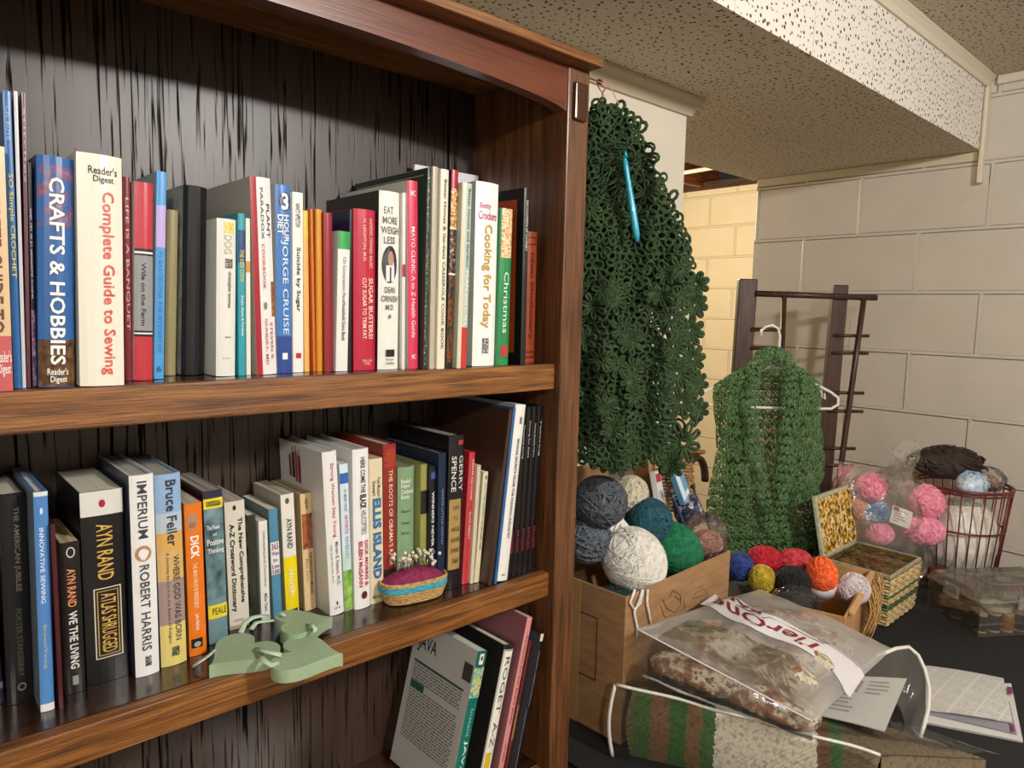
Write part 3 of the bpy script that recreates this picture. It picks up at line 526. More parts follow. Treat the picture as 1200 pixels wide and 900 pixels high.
 ('black book with a tan panel on its lower spine', 523.5, 541, 693, 528, 512, .18, '161517', 'h', [('v', 'SPENCE', .13, .36, .15, .42, 'dcd9d2', .01), ('v', 'GERRY', .13, .36, .6, .88, 'dcd9d2', .0), ('p', .41, .87, .08, .8, 'a88a54'), ('h', 'HOW', .45, .48, .3, .7, '5c4a2c'), ('h', 'TO', .52, .55, .3, .6, '5c4a2c'), ('h', 'ARGUE', .59, .62, .2, .75, '5c4a2c'), ('h', 'AND WIN', .66, .69, .2, .75, '5c4a2c'), ('h', 'EVERY', .73, .76, .2, .75, '5c4a2c'), ('h', 'TIME', .80, .83, .25, .7, '5c4a2c'), ('p', .03, .06, .5, .85, 'b03030')], {'page': '6e675c'}),
 ('slim red book with white lettering, middle shelf', 541.5, 550, 686, 551, 531, .14, 'c52a34', 'h', [('p', 0, 1, 0, .3, 'a84a50'), ('v', 'WHITER NO STAND', .05, .36, .45, .75, 'f0dcd8', .01), ('v', 'ROSS PERCY', .45, .66, .45, .75, 'f0dcd8', .01)]),
 ('thin off-white booklet right of the slim red book', 551, 555.5, 685, 560, 546, .14, 'cfc5ae', 'p', []),
 ('cream paperback with blue title letters, middle shelf', 556, 566, 684, 567, 554, .15, 'dcd3ae', 'p', [('o', .03, .07, .45, .75, '2a3a44'), ('v', 'RHYTHM KEEPERS', .10, .42, .4, .75, '3f87ac', .01), ('v', 'US CAR LINES TAXIS', .44, .7, .35, .7, '33414a', .02)], {'page': 'c0b890'}),
 ('big dark brown book with a plain cover, leaning by the blue spine', 567, 574, 683, 592, 481, .195, '3f2a20', 'h', [], {'side': '432c22', 'Y': .03}),
 ('tall steel-blue spine right of the brown cover', 574.5, 580, 683, 597, 479, .18, '2f5d94', 'h', [], {'Y': .03}),
 ('tall white sewing book with black lettering beside the black sewing set', 582, 594, 683, 604, 476, .19, 'eae8e2', 'h', [('v', 'SEWING SECRETS FROM THE FASHION INDUSTRY', .19, .76, .4, .62, '1c1c1e', .02), ('p', .07, .11, .45, .7, '777'), ('p', .96, .97, .3, .6, '888')], {'side': 'a9a8a4', 'Y': .03, 'page': 'a5a49e'}),
], S2, G2)
# the matching black sewing volumes
sx = DBG[-1][1]+(DBG[-1][3]+.0006)/math.cos(math.radians(DBG[-1][6])); lean = math.radians(DBG[-1][6])
sing = [('first of the matching black sewing volumes, beside the tall white spine', 'Home Decorating'), ('second of the matching black sewing volumes, counted from the white spine', 'Timesaving Sewing'), ('third of the matching black sewing volumes, counted from the white spine', 'Sewing for Style'), ('fourth of the matching black sewing volumes, counted from the white spine', 'Sewing Specialty Fabrics'), ('matching black sewing volume nearest the bookcase side', 'Tailoring')]
wt = min(.0117, (-.0525-sx-.278*math.sin(lean)*.25)/5-.0004)
for i, (lb, tt) in enumerate(sing):
    room = -.0495-(4-i)*(wt+.0006)-wt-sx
    l2 = max(0, min(lean, math.asin(max(0, room)/.28)))
    book(lb, sx, .034, S2+.0004+wt*math.sin(l2), wt, .278, .185, l2, '131215', 'h', [('v', tt, .08+.02*(i % 2), .30, .35, .68, 'b5b2ae'), ('v', 'SINGER', .72, .86, .3, .72, '8c2432', .01)], group='black sewing volumes', rough=.25)
    sx += wt/math.cos(l2)+.0005
# ------------------------------------------------------------------ books leaning on the lower shelf
LX = [-.239, -.180, -.150, -.132, -.1225]
LN = math.radians(13.5)
def leaner(label, pb, pt, wid, Y, d, cover, kind, deco, **kw):
    T = at(pt[0], pt[1], 1, Y); h = (T.z-S3)/math.cos(LN)
    x = LX.pop(0)
    DBG.append((label[:30], round(x, 3), round(T.x-math.sin(LN)*h, 3), round(h, 3)))
    return book(label, x, Y, S3+.0005+wid*math.sin(LN), wid, h, d, LN, cover, kind, deco, **kw)
jm_ = mat('a3a29d', .4)
J = leaner('grey computer book with a green spine leaning on the lower shelf', (532, 900), (562, 767), .020, .034, .165, '0f6e62', 'p', [('b', 0, .10, '0f5f55'), ('p', .015, .085, .28, .72, 'e6e4de'), ('o', .03, .06, .4, .6, '222'), ('n', .105, .30, 0, 1, ['3a9a3a', 'e2d44a', '4aa0d0', '7a4a2a'], 140), ('v', 'Instant', .37, .55, .35, .68, '9ecbc2', .0), ('v', 'JAVA', .57, .8, .3, .72, 'eef2ee', .01)], side='cbc9c3', group='books leaning on the lower shelf', page='c8c4ba')
# print on the computer book's back cover (its left board, local x = 0)
def cov(mb, f, x0, x1, z0, z1): return mb.add([(-f, x0, z0), (-f, x1, z0), (-f, x1, z1), (-f, x0, z1)], [(0, 1, 2, 3)])
jh = max(v.co.z for v in J.children[0].data.vertices)
t_ = textmb(MB(), 'JAVA', lambda u, v: (-.0006, .150-u*.052, jh-.052+v*.030), .01)
build('cover_title', t_, mat('24262a', .5), J, fix=False)
b = MB(); random.seed(3)
for k in range(26):
    zz = jh-.075-k*.0048
    if k in (6, 7): continue
    xx = .150
    while xx > .022:
        wl = random.uniform(.005, .014); b_ = max(xx-wl, .018)
        cov(b, .0006, b_, xx, zz, zz+.0022); xx = b_-.0022
build('cover_text', b, mat('6f706e', .5), J)
b = cov(MB(), .0006, .016, .152, jh-.070, jh-.066); cov(b, .0007, .112, .150, jh-.112, jh-.100); build('cover_panel', b, mat('2f5a50', .5), J)
b = cov(MB(), .0005, .004, .026, jh-.052, jh-.024); build('cover_panel', b, mat('45423f', .5), J)
leaner('white thesaurus with black border and large serif letters, leaning', (557, 900), (594, 760), .023, .034, .165, '26241f', 'h', [('p', .03, .99, .06, .95, 'efece2'), ('p', .035, .985, .10, .91, '2a2822'), ('p', .04, .98, .13, .88, 'efece2'), ('v', 'ROGET', .08, .47, .3, .7, '3c3a36', .0), ('v', 'A-Z', .53, .70, .3, .7, '3c3a36', .0), ('p', .74, .97, .2, .68, 'd8b422')], side='201f1d', group='books leaning on the lower shelf', page='cfc8b2')
leaner('pink garment-fitting book leaning between thesaurus and maroon book', (578, 900), (616, 727), .012, .024, .175, 'd98c8c', 'p', [('v', 'Fantastic Fit for Every Body', .11, .63, .3, .68, '3a2a2c', .01), ('v', 'Gale Hazen', .74, .85, .35, .6, '5a3a3c')], side='8c5a5e', group='books leaning on the lower shelf', page='c9a29e')
leaner('maroon book with worn pale edge, leaning behind the pink spine', (596, 900), (627, 750), .006, .026, .165, '6e2a22', 'h', [('n', .45, .7, .1, .9, ['6e2a22', 'a87850', '8c5a3c'], 120)], side='6e3a34', group='books leaning on the lower shelf')
leaner('scuffed navy-black book leaning at the right end of the lower shelf', (608, 900), (635, 744), .007, .012, .17, '161a24', 'h', [('v', 'Decorator Guide to Curtains', .12, .48, .35, .6, 'cfcbc2', .0), ('n', 0, .05, 0, 1, ['cfc8b8', 'e4ddcc', '8a8070'], 200), ('p', .5, .95, .02, .07, 'a8a498')], side='3c404a', group='books leaning on the lower shelf')
# plastic-wrapped disc case lying on the lower shelf
P = at(412, 892, 1, .10)
b = empty('disc_case', (P.x-.07, .03, S3+.001), 'dark plastic disc case with a blue label, in clear wrap on the lower shelf', 'disc case', rot=(0, -.10, .5))
build('case', MB().box(0, .125, 0, .14, .0, .012), mat('26262c', .25), b, bevel=.002)
build('label_panel', MB().box(.0, .03, .0, .135, .0122, .0128), mat('2f5fa8', .35), b)
random.seed(5)
build('wrap', MB().grid(lambda u, v: (-.006+.138*u, -.006+.152*v, .014+.012*abs(math.sin(9*u+4*v))*(.3+.7*random.random())), 14, 14), plastic('case_wrap', haze=.1, rough=.15, hazecol='8a8a96'), b, smooth=True)
if 0:
    for r in DBG: print('BOOK', r)

# ------------------------------------------------------------------ things on the middle shelf
random.seed(11)
sage = noisemat(['8aa07f', '93a98a', '9bb091'], 8, rough=.5)
def heart2d(s, n=90):
    P = []
    for i in range(n):
        a = 2*PI*i/n; x = 16*math.sin(a)**3; y = 13*math.cos(a)-5*math.cos(2*a)-2*math.cos(3*a)-math.cos(4*a)
        P.append((x*s/32, y*s/32))
    return P
P0 = at(290, 768, 2, S2+.017)
gar = empty('heart_garland', (P0.x, P0.y, S2+.0005), 'sage green wooden heart garland tied with ribbon, lying in front of the books', 'garland')
def heart_at(px, py, size, ang, tilt=0, lift=0):
    P = at(px, py, 2, S2+.017)
    R = Matrix.Rotation(ang, 3, 'Z') @ Matrix.Rotation(tilt, 3, 'X')
    f = lambda z: (lambda a, c: Vector((P.x-P0.x, P.y-P0.y, lift))+R @ Vector((a, c, z)))
    build('heart', MB().prism(heart2d(size), f(0), f(.016)), sage, gar, bevel=.0015)
heart_at(283, 760, .088, math.radians(-70))
heart_at(357, 764, .088, math.radians(46), lift=.0003)
heart_at(352, 732, .078, math.radians(76), tilt=.06, lift=.006)
rib = mat('b5ccb4', .5)
def ribbon(pts, wd=.004, name='ribbon'):
    Q = [at(x, y, 2, S2+z) for x, y, z in pts]
    Q = [Vector((q.x-P0.x, q.y-P0.y, q.z-S2)) for q in Q]
    build(name, MB().tube(Q, wd, 6, flat=.25), rib, gar, smooth=True)
ribbon([(226, 781, .006), (234, 776, .010), (243, 770, .014), (252, 762, .018)])
ribbon([(282, 742, .018), (287, 730, .026), (296, 724, .03), (306, 722, .028), (316, 722, .022)])
ribbon([(294, 738, .018), (300, 730, .022), (312, 728, .022), (322, 727, .02)])
ribbon([(300, 760, .018), (312, 764, .024), (322, 766, .022), (330, 768, .019)])
ribbon([(304, 766, .018), (310, 775, .020), (318, 780, .018), (326, 776, .018)])
ribbon([(361, 731, .022), (366, 733, .028), (370, 738, .028), (368, 742, .024), (364, 738, .022)], .003)
ribbon([(325, 726, .02), (330, 719, .028), (334, 722, .026)], .003)
# pin cushion
P = at(494, 706, 2, S2)
pc = empty('pin_cushion', (P.x, P.y+.022, S2+.0005), 'small oval raffia basket pin cushion with magenta top and pearl-headed pins', 'pin cushion', rot=(0, 0, -.16))
def oval(k, z, n=28): return [(.052*k*abs(math.cos(2*PI*i/n))**.75*(1 if math.cos(2*PI*i/n) > 0 else -1), .026*k*abs(math.sin(2*PI*i/n))**.75*(1 if math.sin(2*PI*i/n) > 0 else -1), z) for i in range(n)]
raff = noisemat(['8a6a3a', 'b8935a', 'd2b27c'], 160, (1, 1, 3), .8, bmp=.6)
blue = noisemat(['2a7f96', '3a9ab0', '54b0c0'], 160, (1, 1, 3), .8, bmp=.5)
mb = MB(); mb2 = MB()
for k in range(11):
    z = .003+k*.0029; q = oval(.86+.14*min(1, k/6), z)
    (mb2 if 6 <= k <= 8 else mb).tube(q, .0021, 5, closed=True)
mb.add(oval(.84, .001)+oval(.97, .032), [(i, (i+1) % 28, 28+(i+1) % 28, 28+i) for i in range(28)]+[tuple(range(28))])
build('basket', mb, raff, pc, smooth=True); build('blue_band', mb2, blue, pc, smooth=True)
def dome(u, v):
    a = 2*PI*u; r = v
    x, y, _ = oval(.95*r, 0, 28)[int(round(u*28)) % 28]; return (x, y, .031+.016*(1-r**2.5))
build('cushion', MB().grid(dome, 28, 6), noisemat(['5f1236', '7d1c48', '8f2a58'], 220, rough=.85, bmp=.4), pc, smooth=True)
wire = mat('b8b4ac', .25, metal=1); pearl = mat('d8cfbb', .25, coat=.5)
for k in range(34):
    a = random.uniform(0, 2*PI); rr = math.sqrt(random.random())*.85
    x, y = .046*rr*math.cos(a), .022*rr*math.sin(a); z = .031+.016*(1-rr**2.5)
    L = random.uniform(.018, .034); t = Vector((random.uniform(-.35, .35), random.uniform(-.35, .35), 1)).normalized()
    b = MB(); p = Vector((x, y, z-.004)); b.tube([p, p+t*L], .0005, 4); b.cm = 1; b.sphere(p+t*L, .0030, 8, 6)
    build('pin', b, [wire, pearl], pc, smooth=True)

# ------------------------------------------------------------------ the table
TZ = .65
tb = empty('table', (.90, -.22, FLOOR), 'long table under a black cloth between bookcase and block wall', 'table')
TX0, TX1, TY0, TY1 = .016, 1.772, -.70, .283
def tl(mb): mb.v = [(x-.90, y+.22, z-FLOOR) for x, y, z in mb.v]; return mb
build('tabletop', tl(MB().box(TX0+.006, TX1-.006, TY0+.006, TY1-.002, TZ-.030, TZ-.0035)), mat('6b5a48', .5), tb, bevel=.003)
for x in (TX0+.08, TX1-.08):
    for y in (TY0+.08, TY1-.08): build('leg', tl(MB().tube([(x, y, FLOOR), (x, y, TZ-.03)], .014, 10)), mat('3a3a3c', .4, metal=.8), tb, smooth=True)
blk = noisemat(['0c0d10', '111216', '16171b'], 30, rough=.75)
cl = empty('tablecloth', (.90, -.22, TZ), 'black tablecloth covering the table under the yarn boxes', 'tablecloth')
def drop(u, v):
    per = [(TX0, TY1), (TX0, TY0), (TX1, TY0)]
    L1 = TY1-TY0; L2 = TX1-TX0; s = u*(L1+L2)
    if s < L1: x, y = TX0, TY1-s; nx, ny = -1, 0
    else: x, y = TX0+s-L1, TY0; nx, ny = 0, -1
    a = .010*v*math.sin(s*26) if ny else 0
    return (x+nx*a-.90, y+ny*(a-.012*v)+.22, -.0002-.32*v)
mb = MB().box(TX0-.90, TX1-.90, TY0+.22, TY1+.22, -.0034, 0); mb.grid(drop, 200, 6)
build('cloth', mb, blk, cl)

# ------------------------------------------------------------------ yarn
def yarnmat(cols): return noisemat(cols, 90, rough=.85, bmp=.5, detail=4)
def rotm(ax, ay, az): return (Matrix.Rotation(az, 3, 'Z') @ Matrix.Rotation(ay, 3, 'Y') @ Matrix.Rotation(ax, 3, 'X'))
def wind(mb, rad, n, r, axis='ball', pts=30, jit=.35):
    """loops of yarn wound over an ellipsoid"""
    rad = Vector(rad)
    for k in range(n):
        if axis == 'ball': nn = Vector((random.gauss(0, 1), random.gauss(0, 1), random.gauss(0, 1))).normalized()
        else:
            nn = Vector((1, 0, 0)); nn.rotate(Matrix.Rotation(random.choice((-1, 1))*random.uniform(.25, .95), 3, 'Z')); nn.rotate(Matrix.Rotation(random.uniform(0, 2*PI), 3, 'X'))
        a = nn.orthogonal().normalized(); b = nn.cross(a); off = random.uniform(-jit, jit); c = math.sqrt(1-off*off); lift = 1+random.uniform(-.01, .035)
        P = []
        for i in range(pts):
            t = 2*PI*i/pts; q = (a*math.cos(t)+b*math.sin(t))*c+nn*off
            P.append((q.x*rad.x*lift, q.y*rad.y*lift, q.z*rad.z*lift))
        mb.tube(P, r, 4, closed=True)
def yarn(name, label, cat, c, rad, rot, cols, n=46, r=.0022, axis='ball', group=None, jit=.5, extra=None):
    o = empty(name, c, label, cat, group, rot); mt = yarnmat(cols)
    mb = MB().sphere((0, 0, 0), [q*.985 for q in rad], 20, 14); wind(mb, rad, n, r, axis, jit=jit)
    build('windings', mb, mt, o, smooth=True, fix=False)
    return o
def px(x, y, Y): return at(x, y, 1, Y)

# ------------------------------------------------------------------ cardboard box of yarn
card = noisemat(['8a6844', '99754f', 'a58058'], 14, (1, 1, 5), .75)
L0 = Vector((.123, -.016, TZ)); R0 = Vector((.505, -.0005, TZ)); ex = (R0-L0); BWD = ex.length; ex.normalize(); ey = Vector((-ex.y, ex.x, 0)); BH = .285; BD = .245
bx = empty('cardboard_box', L0+Vector((0, 0, .0005)), 'open brown cardboard box of yarn beside the bookcase, one flap raised', 'box', rot=(0, 0, math.atan2(ex.y, ex.x)))
wt_ = .004
b = MB().box(0, BWD, 0, wt_, 0, BH); b.box(0, BWD, BD-wt_, BD, 0, BH); b.box(0, wt_, wt_, BD-wt_, 0, BH); b.box(BWD-wt_, BWD, wt_, BD-wt_, 0, BH); b.box(wt_, BWD-wt_, wt_, BD-wt_, 0, wt_)
build('body', b, card, bx, bevel=.001)
build('flap', MB().obox((BWD*.42, BD+.012, BH+.085), (BWD*.31, 0, 0), (0, .002, 0), (0, .012, .085)), card, bx, bevel=.001)
build('flap', MB().obox((BWD+.012, BD*.55, BH+.004), (.016, 0, .004), (0, BD*.4, 0), (-.0005, 0, .002)), card, bx, bevel=.001)
ink = mat('3c2a1c', .7)
b = MB()
for a in ((.062, .064, .10, .225), (.062, .20, .10, .1025), (.062, .20, .2225, .225)): b.box(-.0006, -.0001, a[0], a[1], a[2], a[3])
build('printed_frame', b, ink, bx)
build('tape', MB().box(-.0009, -.0002, .105, .15, 0, BH), mat('a98456', .3), bx)
Rb = Matrix.Rotation(-math.atan2(ex.y, ex.x), 3, 'Z')
def onfront(x, y): q = Rb @ (atp(x, y, L0-ey*.0008, ey)-L0); return Vector((q.x, -.0008, q.z))
b = MB()
for pl in ([(776, 702), (781, 713), (790, 718), (798, 708), (797, 697), (788, 692), (785, 700), (778, 704)], [(783, 722), (803, 713), (801, 703)], [(774, 710), (779, 724), (783, 722)], [(791, 699), (797, 704)], [(812, 702), (815, 695), (826, 690), (829, 697), (812, 702)], [(817, 690), (825, 686)], [(820, 705), (830, 700)]):
    b.tube([onfront(*p) for p in pl], .0007, 4)
build('printed_mark', b, mat('5a3f2a', .7), bx)
grey = ['3f444c', '535962', '666d77']
yarn('yarn_ball', 'dark grey ball of yarn on top of the cardboard box, under the dark shawl', 'yarn', px(703, 588, .075), (.050, .050, .047), (0, 0, 0), ['34383e', '464b53', '5a6069'], 60, .0026)
yarn('yarn_skein', 'grey yarn in the left of the cardboard box, below the dark grey ball', 'yarn', px(690, 632, .10), (.060, .042, .046), (.3, .5, .4), grey, 50, .0024)
yarn('yarn_skein', 'very dark green yarn deep in the left front corner of the cardboard box', 'yarn', L0+ex*.055+ey*.06+Vector((0, 0, .235)), (.045, .045, .040), (0, 0, 0), ['0e211a', '152c22', '1d382c'], 40, .0024)
w_ = yarn('yarn_skein', 'fluffy white skein at the front of the cardboard box, strands hanging over the edge', 'yarn', L0+ex*.105+ey*.058+Vector((0, 0, .312)), (.082, .058, .060), (.3, .75, .15), ['c9c4ba', 'dedad0', 'ece9e2'], 280, .0013, 'skein')
b = MB()
def stra(pts, r=.0026): b.tube([onfront(*p)+Vector((0, -.004, 0)) for p in pts], r, 5)
stra([(742, 690), (736, 705), (741, 714), (748, 706), (751, 692)]); stra([(741, 712), (742, 722), (745, 735), (744, 745)]); stra([(757, 690), (756, 705), (759, 720), (761, 732)]); stra([(751, 690), (748, 700), (742, 716)])
WI = (rotm(.3, .75, .15)).transposed()
b.v = [tuple(WI @ ((Matrix.Rotation(math.atan2(ex.y, ex.x), 3, 'Z') @ Vector(v))+L0-Vector(w_.location))) for v in b.v]
build('loose_strand', b, yarnmat(['c9c4ba', 'dedad0', 'ece9e2']), w_, smooth=True)
yarn('yarn_hank', 'loose dark teal hank in the cardboard box, between grey and green yarn', 'yarn', px(760, 613, .085), (.064, .046, .050), (.4, .3, .5), ['0b3440', '124653', '1f5a66'], 75, .0026)
yarn('yarn_skein', 'bright green skein leaning at the front of the cardboard box', 'yarn', L0+ex*.255+ey*.062+Vector((0, 0, .303)), (.078, .048, .050), (.1, .62, -.1), ['075234', '0c6a44', '168055'], 200, .0014, 'skein')
yarn('yarn_ball', 'navy and white flecked yarn at the right of the cardboard box', 'yarn', px(806, 598, .11), (.030, .028, .034), (0, 0, 0), ['15182e', '2a2c4a', 'c9c4cc'], 44, .0026)
yarn('yarn_ball', 'brownish pink yarn in clear wrap in the right corner of the cardboard box', 'yarn', px(828, 640, .055), (.042, .036, .034), (0, 0, 0), ['7a4a3c', '9a6450', 'b58069'], 40, .0024)
def label(name, lb, cat, x, y, Y, w, h, rot, base, parts=(), t=.0015):
    o = empty(name, px(x, y, Y), lb, cat, rot=rot)
    build('sheet', MB().box(-w/2, w/2, -t/2, t/2, -h/2, h/2), mat(base, .4), o)
    b = {}
    for x0, x1, z0, z1, c in parts: b.setdefault(c, MB()).box(-w/2+w*x0, -w/2+w*x1, -t/2-.0005, -t/2-.0001, -h/2+h*z0, -h/2+h*z1)
    for c, m_ in b.items(): build('printed_panel', m_, mat(c, .4), o)
    return o
random.seed(9)
lines = [(.12, .12+random.uniform(.5, .76), .08+.085*k, .115+.085*k, '8a8680') for k in range(10)]
label('pattern_sheet', 'white printed pattern slip standing between grey and teal yarn in the box', 'paper', 725, 622, .07, .060, .115, (-.5, -.55, .3), 'dcd9d2', lines)
label('yarn_package', 'white package with a red corner in front of the wicker tray', 'package', 771, 575, .105, .036, .085, (-.25, .1, .3), 'd8d6d4', [(.05, .9, .72, .93, 'b03038'), (.1, .8, .3, .5, 'b9b9bd')], .012)
label('yarn_package', 'light blue and white package beside the red-cornered one', 'package', 797, 568, .115, .044, .080, (-.25, -.35, .3), '5c9cc4', [(.05, .45, .1, .9, 'dfe4e8'), (.5, .9, .1, .25, 'dfe4e8')], .012)
cr = plastic('crinkled_wrap', haze=.12, rough=.08, hazecol='d8d4d0', gloss=1.0, wr=45, wstr=1)
def crumple(c, rad, seed, amp=.18, nu=22, nv=14, flat=None):
    rnd = random.Random(seed); ph = [(rnd.uniform(2, 6), rnd.uniform(2, 6), rnd.uniform(0, 6)) for _ in range(6)]; vs = MB()
    def f(u, v):
        a = 2*PI*u; p = PI*v; q = 1+amp*sum(math.sin(k[0]*a*1.0//1*0+k[0]*math.cos(a)*2+k[1]*p+k[2]) for k in ph)/3
        return (c[0]+rad[0]*q*math.sin(p)*math.cos(a), c[1]+rad[1]*q*math.sin(p)*math.sin(a), c[2]+rad[2]*q*math.cos(p))
    return vs.grid(f, nu, nv)
P = px(826, 632, .052)
tag(build('clear_wrap', crumple((0, 0, 0), (.050, .044, .052), 4), cr, smooth=True), 'crinkled clear wrap around the brownish pink yarn', 'plastic bag').location = P
# knitting needles: dark, crossing the box
nd = mat('152a4a', .3, coat=.4)
def stick(name, lb, cat, a, Ya, bb, Yb, r, mt, head=0, headmat=None):
    A = px(*a, Ya); B = px(*bb, Yb); o = empty(name, A, lb, cat); d = B-A
    n = 10; build('shaft', MB().tube([d*(i/n) for i in range(n+1)], [r]*(n)+[r*.35], 10), mt, o, smooth=True)
    if head: build('head', MB().sphere((0, 0, 0), head, 12, 8), headmat or mt, o, smooth=True)
    return o
stick('knitting_needle', 'long dark blue knitting needle lying over the green skein', 'knitting needle', (786, 576), .075, (820, 664), .020, .0042, nd, .009, mat('3a3028', .4))
stick('knitting_needle', 'thin navy knitting needle at the right edge of the cardboard box', 'knitting needle', (812, 570), .12, (838, 634), .055, .0028, mat('1d2146', .3), .006)
# wicker tray standing at the back of the box
wick = noisemat(['6e4f2a', '8f6c3e', 'ab8751'], 60, (1, 1, 1), .7, bmp=.3)
wk = empty('wicker_tray', px(748, 600, .150), 'brown wicker tray standing on edge at the back of the cardboard box', 'tray', rot=(-.30, .16, -.10))
b = MB()
WW, WHH = .20, .135
for k in range(17):
    z = .004+k*.0079
    b.tube([(.004+WW*i/40, .0022*math.sin(i*PI/2+k*PI), z) for i in range(41)], .0034, 5)
build('weave', b, wick, wk, smooth=True)
b = MB()
for i in range(11): b.tube([(.004+i*.0196, 0, 0), (.004+i*.0196, 0, WHH)], .0028, 5)
build('stake', b, wick, wk, smooth=True)
build('rim', MB().obox((.0, -.022, WHH/2), (.006, 0, 0), (0, .024, 0), (0, 0, WHH/2+.004)), mat('93693a', .5), wk, bevel=.003)
build('rim', MB().obox((WW/2, -.022, WHH+.004), (WW/2, 0, 0), (0, .024, 0), (0, 0, .005)), mat('7d5830', .5), wk, bevel=.003)
yarn('yarn_skein', 'cream yarn in clear wrap behind the dark grey ball in the box', 'yarn', px(738, 580, .125), (.040, .034, .040), (.3, .2, 0), ['b5a88e', 'cfc4ab', 'e0d7c2'], 36, .0024)
b = empty('handbag_handle', px(822, 560, .21), 'dark brown curved handle standing behind the wicker tray', 'handle')
build('hoop', MB().tube([(-.055*math.cos(PI*i/16)*.9, .02, .07*math.sin(PI*i/16)-.02) for i in range(17)], .011, 8, flat=.8), mat('2e1a10', .4), b, smooth=True)

# ------------------------------------------------------------------ crochet
NV = Vector((math.sin(YAW), math.cos(YAW), 0)); EV = Vector((math.cos(YAW), -math.sin(YAW), 0))
def flower(mb, S, cs, cz, R, r, petals=8, rot=0, fat=.45):
    """one crocheted motif: centre ring, looped petals, picot ring"""
    P = lambda rad, a: S(cs+rad*math.cos(a), cz+rad*math.sin(a))
    mb.tube([P(R*.20, 2*PI*i/8) for i in range(8)], r*1.15, 4, closed=True)
    for k in range(petals):
        a0 = rot+2*PI*k/petals; hw = PI/petals*.80; L = []
        for i in range(9):
            t = i/8; rad = R*(.24+.76*math.sin(PI*t)**.55) if 0 < t < 1 else R*.24
            L.append(P(rad, a0+hw*(2*t-1)*(fat+(1.1-fat)*math.sin(PI*t))))
        mb.tube(L, r*1.25, 4)
def ringlace(mb, S, u0, u1, v0, v1, sp, r, ok=None, rr=(.40, .62), n=9, asp=1.0):
    """a net of small yarn loops laid over a surface"""
    v = v0; j = 0
    while v < v1:
        u = u0+(sp/2 if j % 2 else 0)
        while u < u1:
            a, b_ = u+random.uniform(-.3, .3)*sp, v+random.uniform(-.3, .3)*sp
            if ok is None or ok(a, b_):
                R = sp*random.uniform(*rr); e = random.uniform(.65, 1); t = random.uniform(0, PI)
                P = []
                for i in range(n):
                    q = 2*PI*i/n; x, y = R*math.cos(q), R*e*math.sin(q); P.append(S(a+x*math.cos(t)-y*math.sin(t), b_+(x*math.sin(t)+y*math.cos(t))*asp))
                mb.tube(P, r*random.uniform(.85, 1.15), 4, closed=True)
            u += sp
        v += sp*.8; j += 1
    return mb
def interp(tab, z):
    if z >= tab[0][0]: return tab[0][1]
    for (z0, s0), (z1, s1) in zip(tab, tab[1:]):
        if z <= z0 and z >= z1: return s0+(s1-s0)*(z0-z)/max(z0-z1, 1e-6)
    return tab[-1][1]
SP = Vector((.10, .06, 0))
edge = []
for p in [(706, 121), (722, 124), (738, 133), (752, 152), (765, 190), (783, 228), (797, 265), (814, 308), (824, 345), (820, 375), (822, 400), (818, 450), (823, 482), (822, 512), (812, 532), (800, 541)]:
    q = atp(p[0], p[1], SP, NV); edge.append((q.z, (q-SP).dot(EV)))
zt = edge[0][0]; zbm = 1.172
strip = lambda z: .004+.075*max(0, min(1, (1.53-z)/.08))
ledge = [(zt, -.006), (zt-.02, -.03), (zt-.08, -.06), (zt-.2, -.085), (zt-.4, -.100), (zbm, -.105)]
def Smap(off):
    def S(s, z):
        f = .010*math.sin(s*52+z*5)+.006*math.sin(s*110-z*9)+.02*max(0, min(1, (zt-z)/.25))*math.cos(s*9)
        return SP+EV*s-NV*(off+f)+Vector((0, 0, z))
    return S
gm = noisemat(['16240f', '253a19', '365026'], 130, rough=.9, bmp=.5, detail=4)
sh = empty('crochet_shawl', (SP.x, SP.y, zt), 'dark green crocheted flower-motif shawl hanging by the bookcase, blue hook stuck in it', 'shawl')
def loc(mb, o): mb.v = [tuple(Vector(v)-Vector(o.location)) for v in mb.v]; return mb
random.seed(21)
def lacefill(off, R, r, smin_fn, smax_fn, z0, z1, jit=.12, pet=8):
    mb = MB(); S = Smap(off); dz = R*1.62; ds = R*1.86; j = 0; z = z0
    while z > z1:
        s = -.12+(ds/2 if j % 2 else 0)
        while s < .24:
            a, c = smin_fn(z), smax_fn(z)
            if a+R*.3 <= s <= c-R*.72:
                flower(mb, S, s+random.uniform(-jit, jit)*R, z+random.uniform(-jit, jit)*R, R*random.uniform(.95, 1.08), r, pet, random.random())
                mb.tube([S(s+ds/2+R*.17*math.cos(2*PI*i/7), z+R*.42+R*.17*math.sin(2*PI*i/7)) for i in range(7)], r, 4, closed=True) if s+ds/2 < c-R*.4 else None
            s += ds
        z -= dz; j += 1
    return mb
lm = lambda z: interp(ledge, z); rm = lambda z: interp(edge, z)
strip = lambda z: .004+.075*max(0, min(1, (1.53-z)/.08))
mb = MB()
for off, sp_k, r_ in ((.018, .0155, .0027), (.010, .017, .0028)):
    ringlace(mb, Smap(off), -.125, .24, zbm+.012, zt-.004, sp_k, r_, lambda s_, z: lm(z) <= s_ <= rm(z)-strip(z)+random.uniform(-.004, .01))
for k in range(26):
    z = random.uniform(zbm+.05, zt-.08); s_ = random.uniform(lm(z)+.03, rm(z)-.03-strip(z)); flower(mb, Smap(.026), s_, z, random.uniform(.018, .024), .0026, 7, random.random(), .6)
build('dense_lace', loc(mb, sh), gm, sh, smooth=True, fix=False)
